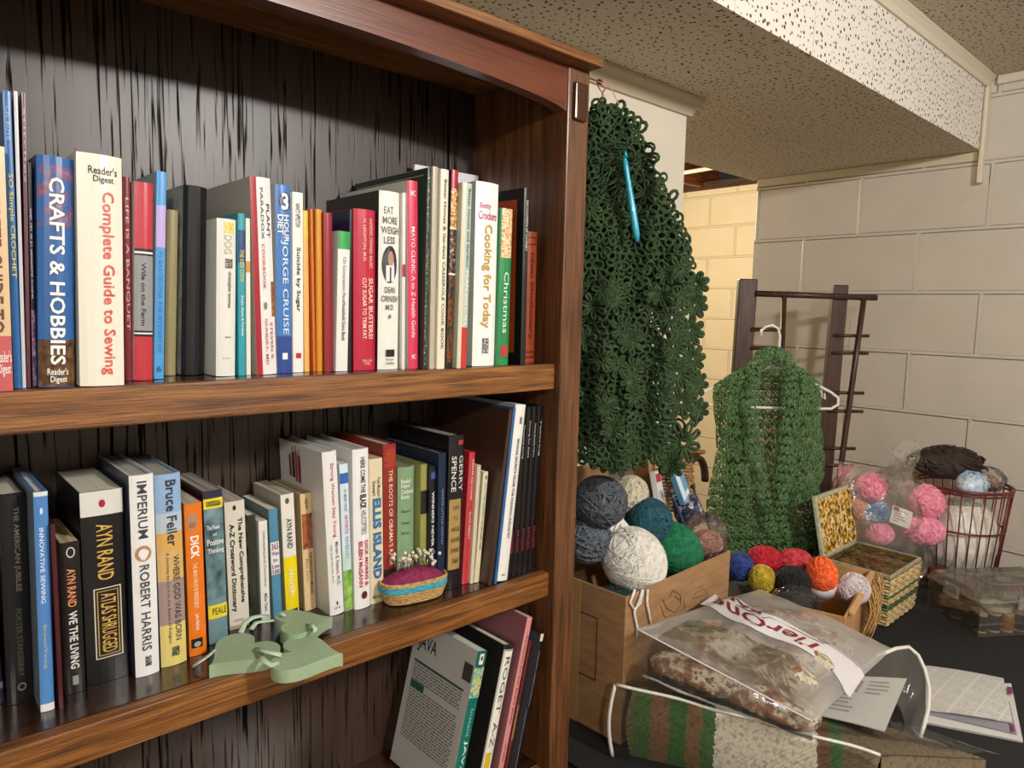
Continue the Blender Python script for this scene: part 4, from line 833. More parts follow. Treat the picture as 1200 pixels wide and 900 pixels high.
# open motifs along the lower right edge and the hem, one layer thick
mb = MB(); S = Smap(.012); cells = []
for x, y, R in [(815, 333, .017), (813, 358, .018), (790, 345, .020), (782, 372, .022), (807, 388, .021), (785, 405, .022), (810, 420, .020), (790, 436, .023), (768, 425, .022), (815, 450, .019), (795, 470, .023), (768, 460, .022), (797, 516, .030), (768, 492, .022), (818, 480, .016), (765, 522, .022), (783, 541, .018), (747, 508, .022), (744, 530, .021), (725, 520, .022), (722, 536, .018), (704, 530, .022)]:
    q = atp(x, y, SP, NV); flower(mb, S, (q-SP).dot(EV), q.z, R*1.28, .0031, 8, random.random(), .62)
ringlace(mb, Smap(.006), .05, .24, zbm-.004, 1.53, .020, .0026, lambda s_, z: rm(z)-strip(z)-.01 <= s_ <= rm(z)-.006 and random.random() < .38)
build('edge_motif', loc(mb, sh), gm, sh, smooth=True, fix=False)
def inner(u, v):
    z = zt-.015-(zt-zbm-.05)*v; a, c = lm(z)+.004, rm(z)-.012-.078*max(0, min(1, (1.55-z)/.10))
    return Smap(-.006)(a+(max(c, a+.004)-a)*u, z)
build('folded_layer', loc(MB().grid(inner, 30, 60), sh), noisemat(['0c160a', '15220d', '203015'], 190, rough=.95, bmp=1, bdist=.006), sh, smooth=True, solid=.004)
# hanks of loose yarn over the upper front
mb = MB()
for k in range(26):
    x0, y0 = random.uniform(690, 722), random.uniform(165, 190); P = []
    w_, h_ = random.uniform(12, 40), random.uniform(20, 75); ph = random.uniform(0, 6)
    for i in range(15):
        t = i/14; q = atp(x0+w_*math.sin(PI*t)+4*math.sin(ph+7*t), y0+h_*t*(1 if k % 3 else .6)+5*math.cos(ph+9*t), SP-NV*(.042+.006*math.sin(ph+5*t)), NV); P.append(q)
    mb.tube(P, .0014, 4)
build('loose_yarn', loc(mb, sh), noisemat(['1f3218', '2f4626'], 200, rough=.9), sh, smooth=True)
pk = mat('d98c9c', .6); b = MB()
top = Vector((.030, .012, 1.822))
hp = SP+Vector((-.004, -.004, zt))
b.tube([hp+Vector((0, 0, -.01)), hp+Vector((.002, 0, .012)), hp*.6+top*.4+Vector((-.006, 0, .01)), top], .0014, 4)
b.tube([hp+Vector((.004, 0, -.01)), hp+Vector((-.002, 0, .014)), hp*.6+top*.4+Vector((.008, -.004, .012)), top], .0014, 4)
b.tube([top, top+Vector((.02, -.012, -.008)), top+Vector((.034, -.02, -.035))], .0008, 4)
build('hanging_string', loc(b, sh), pk, sh)
o = empty('push_pin', (-.0004, .012, 1.822), 'small dark pin in the bookcase side holding the pink string', 'pin')
build('pin_shaft', MB().tube([(0, 0, 0), (.038, 0, 0)], .0012, 6), mat('4a2a22', .4), o); build('pin_head', MB().lathe([(0, .034), (.004, .034), (.004, .040), (0, .040)], 10, M=Matrix.Rotation(PI/2, 3, 'Y')), mat('5a2f26', .4), o)
# crochet hook
A = atp(731, 180, SP-NV*.058, NV); B = atp(747, 283, SP-NV*.062, NV); d = B-A
o = empty('crochet_hook', A, 'turquoise plastic crochet hook stuck in the dark green shawl', 'crochet hook')
rs = [.0012, .0042, .0050, .0044, .0050, .0050, .0056, .0060, .0062, .0062, .0062, .0058, .003]
build('shaft', MB().tube([d*(i/12) for i in range(13)], rs, 12), mat('2a9ab5', .3, coat=.3), o, smooth=True)
build('hook_tip', MB().tube([d*.02, d*.0-Vector((0, .002, -.004)), d*.02-Vector((.004, .006, -.002)), d*.05-Vector((.004, .007, 0))], .0022, 8), mat('2a9ab5', .3, coat=.3), o, smooth=True)

# ------------------------------------------------------------------ drying rack
VP = Vector((1.07, .236, 0)); RP = VP+NV*.335
rk = wood('rack_wood', ['32201a', '452c20', '573a28'], 2, rough=.45, coat=.1, bmp=.1)
ra = empty('drying_rack', (RP.x, RP.y, FLOOR), 'dark brown wooden rack with dowel rungs standing behind the green vest', 'rack')
def rp(x, y, o=0): return atp(x, y, RP-NV*o, NV)
def post(xt, yt, xb, yb, w, t, o=0):
    A = rp(xt, yt, o); B = rp(xb, yb, o); d = (B-A)/(A.z-B.z); Bt = A+d*(A.z-FLOOR-.0005)
    n = d.normalized(); sx_ = EV
    m_ = MB().obox((A+Bt)/2, EV*(w/2), NV*(t/2), (A-Bt)/2)
    build('post', loc(m_, ra), rk, ra, bevel=.004)
post(876, 327, 866.5, 470, .062, .030); post(984, 334, 965, 560, .050, .030)
def dow(name, pts, r, o=0): build(name, loc(MB().tube([rp(x, y, o) for x, y in pts], r, 10), ra), rk, ra, smooth=True)
dow('top_rail', [(886, 344), (1027, 349)], .0105, .022)
A = rp(919, 347, .03); dow('thin_post', [(919, 347), (914, 480), (908, 640)], .0085, .03)
dow('thin_post', [(1012, 352), (1000, 440), (987, 535), (979, 600)], .0095, .03)
for y, xl, xr in ((393, 977, 1018), (413.5, 975, 1017), (460, 972, 1012), (481.5, 970, 1011), (525, 966, 1002), (545, 964, 1000)): dow('rung', [(xl, y), (xr, y+.7)], .0058, .018)
for y in (386, 408, 455, 477): dow('rung', [(880, y), (919, y+.5)], .0068, .018)
# ------------------------------------------------------------------ hanger and vest
hw = mat('e6e4e0', .3, coat=.3)
def vp(x, y, o=0): return atp(x, y, VP-NV*o, NV)
hg = empty('clothes_hanger', vp(903, 430), 'white plastic clothes hanger hooked on the rack, carrying the green vest', 'hanger')
b = MB().tube([vp(x, y, .0) for x, y in [(892, 394), (892, 388), (897, 383), (905, 381), (912, 385), (914, 394), (913, 408), (911, 421), (905, 429)]], .0038, 8); build('hook', loc(b, hg), hw, hg, smooth=True)
b = MB().tube([vp(x, y) for x, y in [(905, 429), (880, 438), (850, 449), (826, 459), (820, 464), (823, 471), (834, 475), (870, 477), (910, 478), (950, 479), (974, 479), (982, 474), (982, 466), (974, 460), (950, 447), (925, 437), (905, 429)]], .0042, 8); build('frame', loc(b, hg), hw, hg, smooth=True)
b = MB().tube([vp(x, y) for x, y in [(962, 456), (963, 465), (967, 468), (966, 461)]], .0026, 6); build('notch', loc(b, hg), hw, hg, smooth=True)
vm = noisemat(['385630', '547648', '6f9062'], 150, rough=.9, bmp=.5, detail=4)
vs_ = empty('crochet_vest', vp(903, 430), 'light green crocheted lacy vest on a white hanger in front of the wooden rack', 'vest')
def curve(tab, v):
    L = len(tab)-1; t = min(v*L, L-1e-6); i = int(t); f = t-i
    return (tab[i][0]+(tab[i+1][0]-tab[i][0])*f, tab[i][1]+(tab[i+1][1]-tab[i][1])*f)
OL = [(872, 430), (852, 441), (836, 452), (836, 475), (839, 500), (840, 530), (833, 562), (828, 590), (829, 615), (836, 635), (852, 655)]
IL = [(895, 424), (887, 438), (882, 455), (881, 480), (884, 510), (889, 540), (895, 570), (900, 595), (906, 615), (912, 632), (918, 650)]
IR = [(914, 424), (921, 438), (922, 455), (921, 480), (918, 510), (915, 540), (912, 570), (911, 595), (912, 615), (914, 632), (918, 650)]
OR = [(938, 430), (952, 440), (963, 452), (961, 475), (962, 500), (966, 530), (966, 555), (958, 575), (966, 605), (977, 630), (987, 648)]
def panel(A, B, off, bul):
    def S(u, v):
        a = curve(A, v); c = curve(B, v)
        return vp(a[0]+(c[0]-a[0])*u, a[1]+(c[1]-a[1])*u, off+bul*math.sin(PI*u)+.008*math.sin(u*9+v*14)+.006*math.sin(v*23))
    return S
def lace(mb, S, nu, nv, r):
    """rows of fan stitches"""
    for j in range(nv):
        for i in range(nu+(j % 2)):
            u0 = (i-(.5 if j % 2 else 0))/nu; cl = lambda x: min(max(x, 0), 1)
            base = (cl(u0+.5/nu), (j+1)/nv); arc = []
            for k in range(5):
                t = k/4; arc.append(S(cl(u0+(.06+.88*t)/nu), cl((j+.42-.38*math.sin(PI*t))/nv)))
            mb.tube([S(cl(u0+(.02)/nu), cl((j+.65)/nv))]+arc+[S(cl(u0+.98/nu), cl((j+.65)/nv))], r*1.2, 4)
            B_ = S(*base)
            for k in range(5): mb.tube([B_, B_.lerp(arc[k], .5), arc[k]], r, 4)
random.seed(4)
bodyb = MB(); SB = panel(OL, OR, -.045, -.02); lace(bodyb, SB, 13, 22, .0017); ringlace(bodyb, SB, 0, 1, 0, 1, .042, .0017, lambda u, v: .02 < u < .98 and .02 < v < .98, asp=.6, n=7); build('back', loc(bodyb, vs_), vm, vs_, smooth=True, fix=False)
for A_, B_ in ((OL, IL), (IR, OR)):
    b = MB(); S_ = panel(A_, B_, .012, .030); S2_ = panel(A_, B_, .002, .026)
    inn = lambda u, v: .03 < u < .97 and .015 < v < .985
    ringlace(b, S_, 0, 1, 0, 1, .085, .0021, inn, asp=.32, rr=(.42, .66)); ringlace(b, S2_, 0, 1, 0, 1, .10, .0020, inn, asp=.32, rr=(.42, .66))
    lace(b, S_, 5, 21, .0013); build('front_panel', loc(b, vs_), vm, vs_, smooth=True, fix=False)
# ruffled collar and lapels
LA = [(918, 420), (906, 416), (893, 420), (884, 434), (879, 455), (878, 485), (881, 515), (887, 545), (893, 575), (899, 600), (904, 620), (911, 640)]
def band(path, wid, side):
    def S(u, v):
        p = curve(path, v); q = curve(path, min(v+.02, 1)); p0 = curve(path, max(v-.02, 0)); tx, ty = q[0]-p0[0], q[1]-p0[1]; L = math.hypot(tx, ty) or 1
        w_ = wid*(u-.5)*2
        return vp(p[0]-side*ty/L*w_, p[1]+side*tx/L*w_, .044+.018*math.sin(PI*u)+.007*math.sin(v*40+u*3))
    return S
for path, sd in ((LA, 1), ([(893, 420), (906, 415), (918, 420), (924, 434), (926, 455), (924, 485), (921, 515), (918, 545), (915, 575), (913, 600), (917, 622), (930, 640)], -1)):
    b = MB(); lace(b, band(path, 10, sd), 3, 30, .0014); ringlace(b, band(path, 10, sd), .05, .95, .01, .99, .22, .0021, asp=.10, rr=(.42, .66)); build('collar', loc(b, vs_), vm, vs_, smooth=True, fix=False)
b = MB(); lace(b, panel([(840, 628), (846, 648), (856, 662)], [(975, 618), (985, 636), (988, 650)], .035, .02), 20, 5, .0019); build('hem', loc(b, vs_), vm, vs_, smooth=True, fix=False)

# ------------------------------------------------------------------ carton of bright yarn
P1 = Vector((.665, -.190, 0)); P2 = Vector((1.005, -.110, 0)); cx = (P2-P1); CW = cx.length; cx.normalize(); cy = Vector((-cx.y, cx.x, 0)); CH = .152; CD = .165
ct = empty('carton', P1+Vector((0, 0, TZ+.0005)), 'low tan carton of bright yarn with raffia hanging on its front, before the vest', 'box', rot=(0, 0, math.atan2(cx.y, cx.x)))
tan_ = noisemat(['a67c4a', 'b98d58', 'c49a66'], 20, (1, 1, 4), .7)
b = MB().box(0, CW, 0, .004, 0, CH); b.box(0, CW, CD-.004, CD, 0, CH); b.box(0, .004, .004, CD-.004, 0, CH); b.box(CW-.004, CW, .004, CD-.004, 0, CH); b.box(.004, CW-.004, .004, CD-.004, 0, .004)
build('body', b, tan_, ct, bevel=.001)
build('flap', MB().obox((CW*.55, -.006, CH-.002), (CW*.45, 0, 0), (0, .006, .004), (0, -.0015, .002)), noisemat(['b58a56', 'c79d68'], 20, rough=.7), ct, bevel=.001)
random.seed(31); b = MB()
for k in range(70):
    x = CW*random.uniform(.62, 1.02); y = -.010-random.random()*.014; z = CH-random.uniform(0, .02); L = random.uniform(.05, .135); ph = random.uniform(0, 6); sl = random.uniform(-.25, .15)
    b.tube([(x+sl*L*t+.004*math.sin(ph+5*t), y-.012*math.sin(PI*t)+.002*math.sin(ph+9*t), max(z-L*t, .003)) for t in [i/8 for i in range(9)]], .0016, 4)
build('raffia_fringe', b, noisemat(['9a7440', 'b98f58', 'd0aa74'], 120, rough=.8), ct, smooth=True)
def cpt(x, y, z): return at(x, y, 2, z)
yarn('yarn_ball', 'small blue ball of yarn at the left end of the carton, beside the red', 'yarn', cpt(867, 664, .825), (.032, .032, .034), (0, 0, 0), ['16285c', '24397c', '3a5296'], 40, .0022)
yarn('yarn_skein', 'crimson skein in clear wrap at the back left of the carton', 'yarn', cpt(896, 655, .835), (.046, .036, .030), (0, .1, -.4), ['8a0a1e', 'b31228', 'd02a3c'], 55, .0024)
yarn('yarn_skein', 'pinkish red skein between crimson and orange yarn in the carton', 'yarn', cpt(932, 657, .830), (.046, .034, .028), (0, .1, -.4), ['9a1a28', 'c03240', 'd65a62'], 55, .0024)
yarn('yarn_ball', 'mustard yellow yarn at the front left of the carton', 'yarn', cpt(893, 679, .812), (.030, .030, .034), (0, 0, 0), ['8a7414', 'b39a22', 'd0ba48'], 40, .0022)
yarn('yarn_ball', 'black ball of yarn in the middle of the carton', 'yarn', cpt(929, 683, .815), (.040, .038, .038), (0, 0, 0), ['08080a', '111114', '1b1b20'], 55, .0022)
yarn('yarn_skein', 'black skein in clear wrap in the carton, below the black ball', 'yarn', cpt(930, 712, .785), (.066, .036, .034), (0, .1, -.35), ['08080a', '101013', '18181c'], 55, .0022)
o = yarn('yarn_skein', 'bright orange skein with a white and red paper band in the carton', 'yarn', cpt(963, 675, .826), (.050, .034, .034), (0, 1.2, .3), ['d8481c', 'f0642e', 'ff8450'], 70, .0024, 'skein')
build('paper_band', MB().lathe([(.033, .016), (.0355, .018), (.0345, .044), (.027, .046)], 22, M=Matrix.Rotation(PI/2, 3, 'Y')), mat('d4d2d4', .4), o, smooth=True)
b = MB().sphere((0, 0, 0), (.012, .004, .016), 12, 8); b.v = [(v[0]+.034, v[1]-.033, v[2]) for v in b.v]; build('band_emblem', b, mat('b0203c', .4), o, smooth=True)
yarn('yarn_ball', 'pale pink and white flecked yarn at the right end of the carton', 'yarn', cpt(1000, 690, .797), (.040, .036, .036), (0, 0, 0), ['a5959a', 'cfc2c4', 'e0d6d6'], 50, .0024)
tag(build('clear_wrap', crumple((0, 0, 0), (.072, .042, .042), 8, .1), plastic('thin_wrap', haze=.04, rough=.08, gloss=.8, wr=45, wstr=1), smooth=True), 'clear plastic wrap over the black skein in the carton', 'plastic bag').location = cpt(930, 708, .79)

# ------------------------------------------------------------------ woven sewing basket with lid
BX0, BX1, BY0, BY1, BT = 1.034, 1.256, -.152, .024, .793
sb = empty('sewing_basket', ((BX0+BX1)/2, (BY0+BY1)/2, TZ+.0005), 'square cream and green woven sewing basket with its print-lined lid open', 'basket')
hxx, hyy, hh = (BX1-BX0)/2, (BY1-BY0)/2, BT-TZ
def rect(k, z, n=96, amp=0, ph=0):
    P = []
    for i in range(n):
        t = 4*i/n; sd = int(t); f = t-sd; c = [(-1, -1), (1, -1), (1, 1), (-1, 1), (-1, -1)]
        x = c[sd][0]+(c[sd+1][0]-c[sd][0])*f; y = c[sd][1]+(c[sd+1][1]-c[sd][1])*f
        wv = amp*math.sin(i*PI/2+ph); nx, ny = [(0, -1), (1, 0), (0, 1), (-1, 0)][sd]
        P.append((x*hxx*k+nx*wv, y*hyy*k+ny*wv, z))
    return P
mc = MB(); mg = MB()
for k in range(15):
    z = .006+k*.0085; kk = .90+.10*z/hh
    (mg if k in (5, 6, 9) else mc).tube(rect(kk, z, 96, .0026, k*PI), .0042, 5, closed=True)
build('weave', mc, noisemat(['a88a58', 'c8ad7c', 'dcc89c'], 60, rough=.6, bmp=.2), sb, smooth=True)
build('green_band', mg, noisemat(['2a4426', '3f5f36', '587548'], 60, rough=.6, bmp=.2), sb, smooth=True)
b = MB()
for i in range(0, 96, 4):
    p, q = rect(.895, .002)[i], rect(.995, hh-.01)[i]; b.tube([p, q], .0030, 5)
build('stake', b, noisemat(['8a6c40', 'b09060'], 60, rough=.6), sb, smooth=True)
b = MB().box(-hxx*.87, hxx*.87, -hyy*.87, hyy*.87, .001, .004); build('base', b, mat('8a6c40', .7), sb)
def frame(mb, x0, x1, y0, y1, z0, z1, t):
    mb.box(x0, x1, y0, y0+t, z0, z1); mb.box(x0, x1, y1-t, y1, z0, z1); mb.box(x0, x0+t, y0+t, y1-t, z0, z1); mb.box(x1-t, x1, y0+t, y1-t, z0, z1); return mb
build('rim', frame(MB(), -hxx, hxx, -hyy, hyy, hh-.010, hh, .007), noisemat(['8c8064', 'a89c7e', '9aa08a'], 60, rough=.6), sb, bevel=.002)
prt = noisemat(['1c1a10', '3f4a1e', '8a6414', 'c8901e', 'e0c060', 'efe6cc', '5a2a10'], 75, rough=.45, detail=2, bmp=.6)
build('lining', MB().box(-hxx+.008, hxx-.008, -hyy+.008, hyy-.008, hh-.03, hh-.013), prt, sb)
tray = frame(MB(), -hxx+.0075, hxx-.0075, -hyy+.0075, hyy-.0075, hh-.0115, hh-.001, .002); tray.box(-.001, .001, -hyy+.0096, hyy-.0096, hh-.0115, hh-.002); tray.box(-hxx+.0096, hxx-.0096, -hyy+.0096, hyy-.0096, hh-.0125, hh-.0115)
build('tray', tray, plastic('tray_clear', tint='e8e4d8', haze=.03, hazecol='b5aa94', gloss=.35, wstr=.05), sb)
lid = MB(); LL = .168
a0 = math.radians(78); ly = Vector((0, math.cos(a0), math.sin(a0))); ln = Vector((0, -math.sin(a0), math.cos(a0)))
O = Vector((0, hyy+.003, hh-.002))
lo = build('lid', MB().obox(O+ly*LL/2-ln*.004*0, (hxx, 0, 0), ly*(LL/2), ln*.006), noisemat(['8f9a82', 'b3b49c', 'c8c2a6'], 70, rough=.6), sb, bevel=.003)
build('lid_lining', MB().obox(O+ly*LL/2-ln*-.0075, (hxx-.009, 0, 0), ly*(LL/2-.009), ln*.004), prt, lo, bevel=.003)

# ------------------------------------------------------------------ red wire basket with bags and brown yarn
cgc = Vector((1.585, -.150, TZ+.0005)); RH = .300
cg = empty('wire_basket', cgc, 'tall maroon wire basket holding white bags and brown yarn by the block wall', 'basket')
red = mat('6a2426', .35, metal=.3)
rt, rb = .128, .100
def ring(R, z, n=36): return [(R*math.cos(2*PI*i/n), R*math.sin(2*PI*i/n), z) for i in range(n)]
build('rim', MB().tube(ring(rt, RH), .0048, 8, closed=True), red, cg, smooth=True)
build('rim', MB().tube(ring(rt*.99, RH-.011), .0030, 8, closed=True), red, cg, smooth=True)
build('hoop', MB().tube(ring(rb+(rt-rb)*.58, RH*.58), .0030, 6, closed=True), red, cg, smooth=True)
build('hoop', MB().tube(ring(rb, .004), .0035, 6, closed=True), red, cg, smooth=True)
for k in range(26):
    a = 2*PI*k/26; build('wire', MB().tube([(rb*math.cos(a), rb*math.sin(a), .004), (rt*math.cos(a), rt*math.sin(a), RH)], .0021, 5), red, cg, smooth=True)
build('base', MB().lathe([(0, .002), (rb, .002), (rb, .005), (0, .005)], 28), red, cg)
wb = noisemat(['c4bdb0', 'd8d2c6', 'e6e2d8'], 22, rough=.4, bmp=.8, bdist=.01)
o = build('plastic_bag', crumple((0, 0, .135), (.104, .104, .132), 3, .05), wb, smooth=True); o.location = cgc; tag(o, 'white plastic bag stuffed inside the maroon wire basket', 'plastic bag')
o = build('yarn_package', crumple((0, 0, 0), (.050, .040, .040), 12, .16), noisemat(['5a7fa8', 'a8c0d8', 'd8e2ea', '7a6a58'], 40, rough=.25), smooth=True); o.location = cgc+Vector((-.065, -.035, RH+.012)); tag(o, 'light blue and white wrapped package on top of the wire basket', 'package')
o = build('clear_wrap', crumple((0, 0, 0), (.050, .045, .038), 15, .09), cr, smooth=True); o.location = cgc+Vector((.035, -.055, RH+.02)); tag(o, 'crinkled clear bag over small packets on the wire basket', 'plastic bag')
for dx, dy, cl, lb in ((.02, -.06, ['6a4a34', '8a6a50', 'b09478'], 'small tan bundle under clear wrap on the wire basket'), (.06, -.03, ['8a8a90', 'b0b0b4', 'd0d0d0'], 'small pale grey bundle under clear wrap on the wire basket')):
    yarn('yarn_ball', lb, 'yarn', cgc+Vector((dx, dy, RH+.012)), (.026, .026, .022), (0, 0, 0), cl, 24, .0022)
br_ = ['1e1512', '2e211b', '42302a']
bh = empty('yarn_hank', cgc+Vector((.004, .02, RH+.070)), 'dark brown tangled yarn heaped on top of the wire basket', 'yarn')
mb = MB().sphere((0, .03, -.012), (.146, .088, .046), 20, 10, wob=.10); random.seed(8)
for k in range(130):
    a = random.uniform(0, 2*PI); R = math.sqrt(random.random())*.142; P = []; ph = random.uniform(0, 6)
    for i in range(12):
        t = i/11; aa = a+t*random.uniform(1.2, 1.4); r_ = R*(.8+.25*math.sin(ph+4*t)); P.append((r_*math.cos(aa)*1.1, .03+r_*.72*math.sin(aa), -.006+.030*max(-.8, 1-(r_/.12)**2)+.014*math.sin(ph+6*t)))
    mb.tube(P, .0034, 4)
build('windings', mb, yarnmat(br_), bh, smooth=True, fix=False)

# ------------------------------------------------------------------ clear bag of pink yarn
pbc = Vector((1.372, .026, 0))
def pp(x, y, o=0): return atp(x, y, pbc-NV*o, NV)
pink = ['d06c86', 'ee90a6', 'f8b0bf']
yarn('yarn_ball', 'upper left pink ball of yarn in the clear bag', 'yarn', pp(1022, 571, .04), (.046, .040, .042), (0, 0, 0), pink, 60, .0022)
yarn('yarn_ball', 'larger pink ball of yarn at the upper right of the clear bag', 'yarn', pp(1087, 588, .03), (.056, .046, .050), (0, 0, 0), pink, 70, .0022)
yarn('yarn_skein', 'pink skein with long windings at the lower right of the clear bag', 'yarn', pp(1083, 622, .055), (.062, .042, .042), (.2, .1, -.6), ['cc7290', 'e890a8', 'f4b0c2'], 80, .0022, 'skein')
yarn('yarn_ball', 'dusty blue ball of yarn in the clear bag', 'yarn', pp(1027, 600, .055), (.036, .034, .030), (0, 0, 0), ['4a6480', '6480a0', '86a0ba'], 46, .0022)
yarn('yarn_skein', 'small pink skein below the dusty blue ball in the clear bag', 'yarn', pp(1031, 625, .06), (.040, .030, .032), (.2, .3, -.6), pink, 60, .0022, 'skein')
yarn('yarn_ball', 'salmon yarn at the left edge of the clear bag', 'yarn', pp(1007, 597, .03), (.030, .028, .034), (0, 0, 0), ['b07058', 'c88a72', 'd8a48c'], 36, .0022)
yarn('yarn_skein', 'off-white yarn at the bottom right of the clear bag', 'yarn', pp(1112, 628, .02), (.040, .036, .046), (0, 0, 0), ['b0a894', 'ccc4b0', 'dcd6c4'], 40, .0024)
o = empty('yarn_label', pp(1056, 606, .075), 'white paper yarn label with small print inside the clear bag', 'label', rot=(-.3, .35, -.7))
build('sheet', MB().box(-.033, .033, -.001, .001, -.026, .026), mat('d6d2cc', .4), o, bevel=.0008)
b = MB()
for k in range(5): b.box(-.026, -.026+.02+.03*((k*37) % 10)/10, -.0016, -.0011, -.018+.008*k, -.0155+.008*k)
b.box(-.03, -.012, -.0016, -.0011, .012, .024); build('printed_panel', b, mat('8a4a52', .5), o)
bag = plastic('clear_bag', haze=.17, rough=.10, hazecol='cfcac4', gloss=1.0, wr=38, wstr=1.0)
def bagf(u, v):
    a = 2*PI*u; zz = TZ+.003+.335*v
    k = (1-.25*(1-min(v/.18, 1))**2)*(1-.12*v**2); th = .075*(1-.80*max(0, (v-.60)/.40)**1.1)
    wr = 1+.06*math.sin(5*a+9*v)+.05*math.sin(9*a-13*v+1)+.03*math.sin(17*a+21*v)
    q = pbc+EV*(.150*k*wr*math.cos(a))+NV*(th*wr*math.sin(a)-.035)
    return (q.x, q.y, zz+.010*math.sin(4*a)*v+.03*v*math.cos(a)*(-1))
tag(build('plastic_bag', MB().grid(bagf, 64, 34), bag, smooth=True), 'large clear plastic bag of pink and blue yarn behind the sewing basket', 'plastic bag')
foil = plastic('crinkle_film', haze=.22, rough=.10, hazecol='e2dfda', gloss=1.0, wr=75, wstr=1.0)
random.seed(77)
sp_ = MB().grid(lambda u, v: tuple(pp(1036+38*u+5*math.sin(7*v), 520+58*v+6*math.sin(6*u), .085+.018*random.random()-.02*v)), 14, 18)
tag(build('cellophane_wrap', sp_, foil), 'shiny crinkled cellophane bunched at the top of the clear bag', 'cellophane')

# ------------------------------------------------------------------ clear sewing box
tA = Vector((1.272, -.168, 0)); tB = Vector((1.170, -.318, 0)); tu = (tB-tA); TW = tu.length; tu.normalize(); tv = Vector((-tu.y, tu.x, 0))
TL = .285
tn = empty('sewing_box', tA+Vector((0, 0, TZ+.0005)), 'clear plastic sewing box with handled lid, full of thread spools', 'box', rot=(0, 0, math.atan2(tu.y, tu.x)))
clr = plastic('clear_box', tint='f2efe8', haze=.07, rough=.06, hazecol='d0c8bc', gloss=.8, wr=20, wstr=.05)
def shell(mb, x0, x1, y0, y1, z0, z1, t, rim=0):
    frame(mb, x0, x1, y0, y1, z0, z1, t); mb.box(x0+t, x1-t, y0+t, y1-t, z0, z0+t); return mb
body = build('body', shell(MB(), 0, TW, 0, TL, 0, .088, .0022), clr, tn, bevel=.001)
build('rim', frame(MB(), -.004, TW+.004, -.004, TL+.004, .086, .093, .006), plastic('clear_rim', haze=.28, rough=.1, hazecol='d8d2c8', gloss=.9, wstr=.1), tn, bevel=.0015)
build('base_step', frame(MB(), .004, TW-.004, .004, TL-.004, .028, .031, .003), plastic('clear_step', haze=.35, rough=.1, hazecol='d8d2c8', gloss=.9, wstr=.1), tn)
lidm = plastic('clear_lid', tint='f0ece4', haze=.36, rough=.08, hazecol='b8aea0', gloss=.9, wr=16, wstr=.04)
ld = MB(); z0, z1 = .0935, .112
ring1 = [(-.002, -.002, z0), (TW+.002, -.002, z0), (TW+.002, TL+.002, z0), (-.002, TL+.002, z0)]; ring2 = [(.006, .006, z1), (TW-.006, .006, z1), (TW-.006, TL-.006, z1), (.006, TL-.006, z1)]
ld.add(ring1+ring2, [(i, (i+1) % 4, 4+(i+1) % 4, 4+i) for i in range(4)]+[(4, 5, 6, 7)])
lo = build('lid', ld, lidm, tn, bevel=.003)
hd = MB(); hd.lathe([(.046, z1), (.044, z1+.004), (.038, z1+.003), (.034, z1-.004), (.018, z1-.006), (.012, z1+.010), (.003, z1+.012)], 24); hd.v = [(v[0]+TW*.5, v[1]*1.6+TL*.5, v[2]) for v in hd.v]
build('handle', hd, plastic('clear_handle', haze=.25, rough=.05, hazecol='d8d2c8', gloss=1, wstr=.05), lo, smooth=True)
build('latch', MB().box(TW*.36, TW*.64, -.010, -.003, .070, .104), plastic('clear_latch', haze=.3, hazecol='d8d2c8', wstr=.05), tn, bevel=.002)
build('latch', MB().box(TW+.003, TW+.010, TL*.36, TL*.60, .070, .104), plastic('clear_latch2', haze=.3, hazecol='d8d2c8', wstr=.05), tn, bevel=.002)
def tpt(a, b, z): return tA+tu*a+tv*b+Vector((0, 0, TZ+.0005+z))
spool0 = None; random.seed(5)
slots = [(.155, .030, '14151a', 'black'), (.155, .068, '17181c', 'black'), (.158, .104, 'c07a2c', 'orange'), (.158, .140, '17181d', 'black'), (.158, .178, '8a8a8c', 'grey'), (.158, .214, '3a3c44', 'charcoal'), (.155, .250, '9a9894', 'pale grey'),
         (.118, .050, '2a2022', 'dark maroon'), (.112, .150, 'b8a22e', 'yellow'), (.112, .200, 'a89038', 'mustard'), (.070, .030, '7a3a2e', 'rust'), (.030, .030, '8a5040', 'brick'), (.030, .085, '5a3a30', 'brown'), (.070, .100, '6a6a3a', 'olive'), (.030, .150, '3a4a3a', 'dark green'), (.070, .200, '6a4a5a', 'plum'), (.030, .230, '4a4a52', 'slate')]
desc = {0: 'black thread spool in the near corner of the clear sewing box', 1: 'second black thread spool from the near corner of the clear sewing box', 3: 'black thread spool right of the orange one in the clear sewing box'}
for i, (a, bq, c, nme) in enumerate(slots):
    o = empty('thread_spool', tpt(a, bq, .0026), desc.get(i, '%s thread spool standing in the clear sewing box' % nme), 'thread spool', 'thread spools in the clear sewing box')
    hgt = .048 if i < 7 else .042
    build('thread', MB().lathe([(.004, .004), (.0135, .004), (.0150, .010), (.0150, hgt-.010), (.0135, hgt-.004), (.004, hgt-.004)], 16), noisemat([c, c, dark(c, .75)], 300, (1, 1, 5), .6), o, smooth=True)
    build('core', MB().lathe([(.0, 0), (.0145, 0), (.0145, .004), (.005, .0045), (.005, hgt-.0045), (.0145, hgt-.004), (.0145, hgt), (0, hgt)], 16), mat('cfc6b4', .5), o)
o = empty('tape_roll', tpt(.138, .088, .0535), 'white roll of tape lying on the spools in the clear sewing box', 'tape', rot=(.0, .05, 0))
build('roll', MB().lathe([(.026, 0), (.034, 0), (.034, .013), (.026, .013), (.026, 0)], 28), mat('dcd8d0', .4), o, smooth=False)
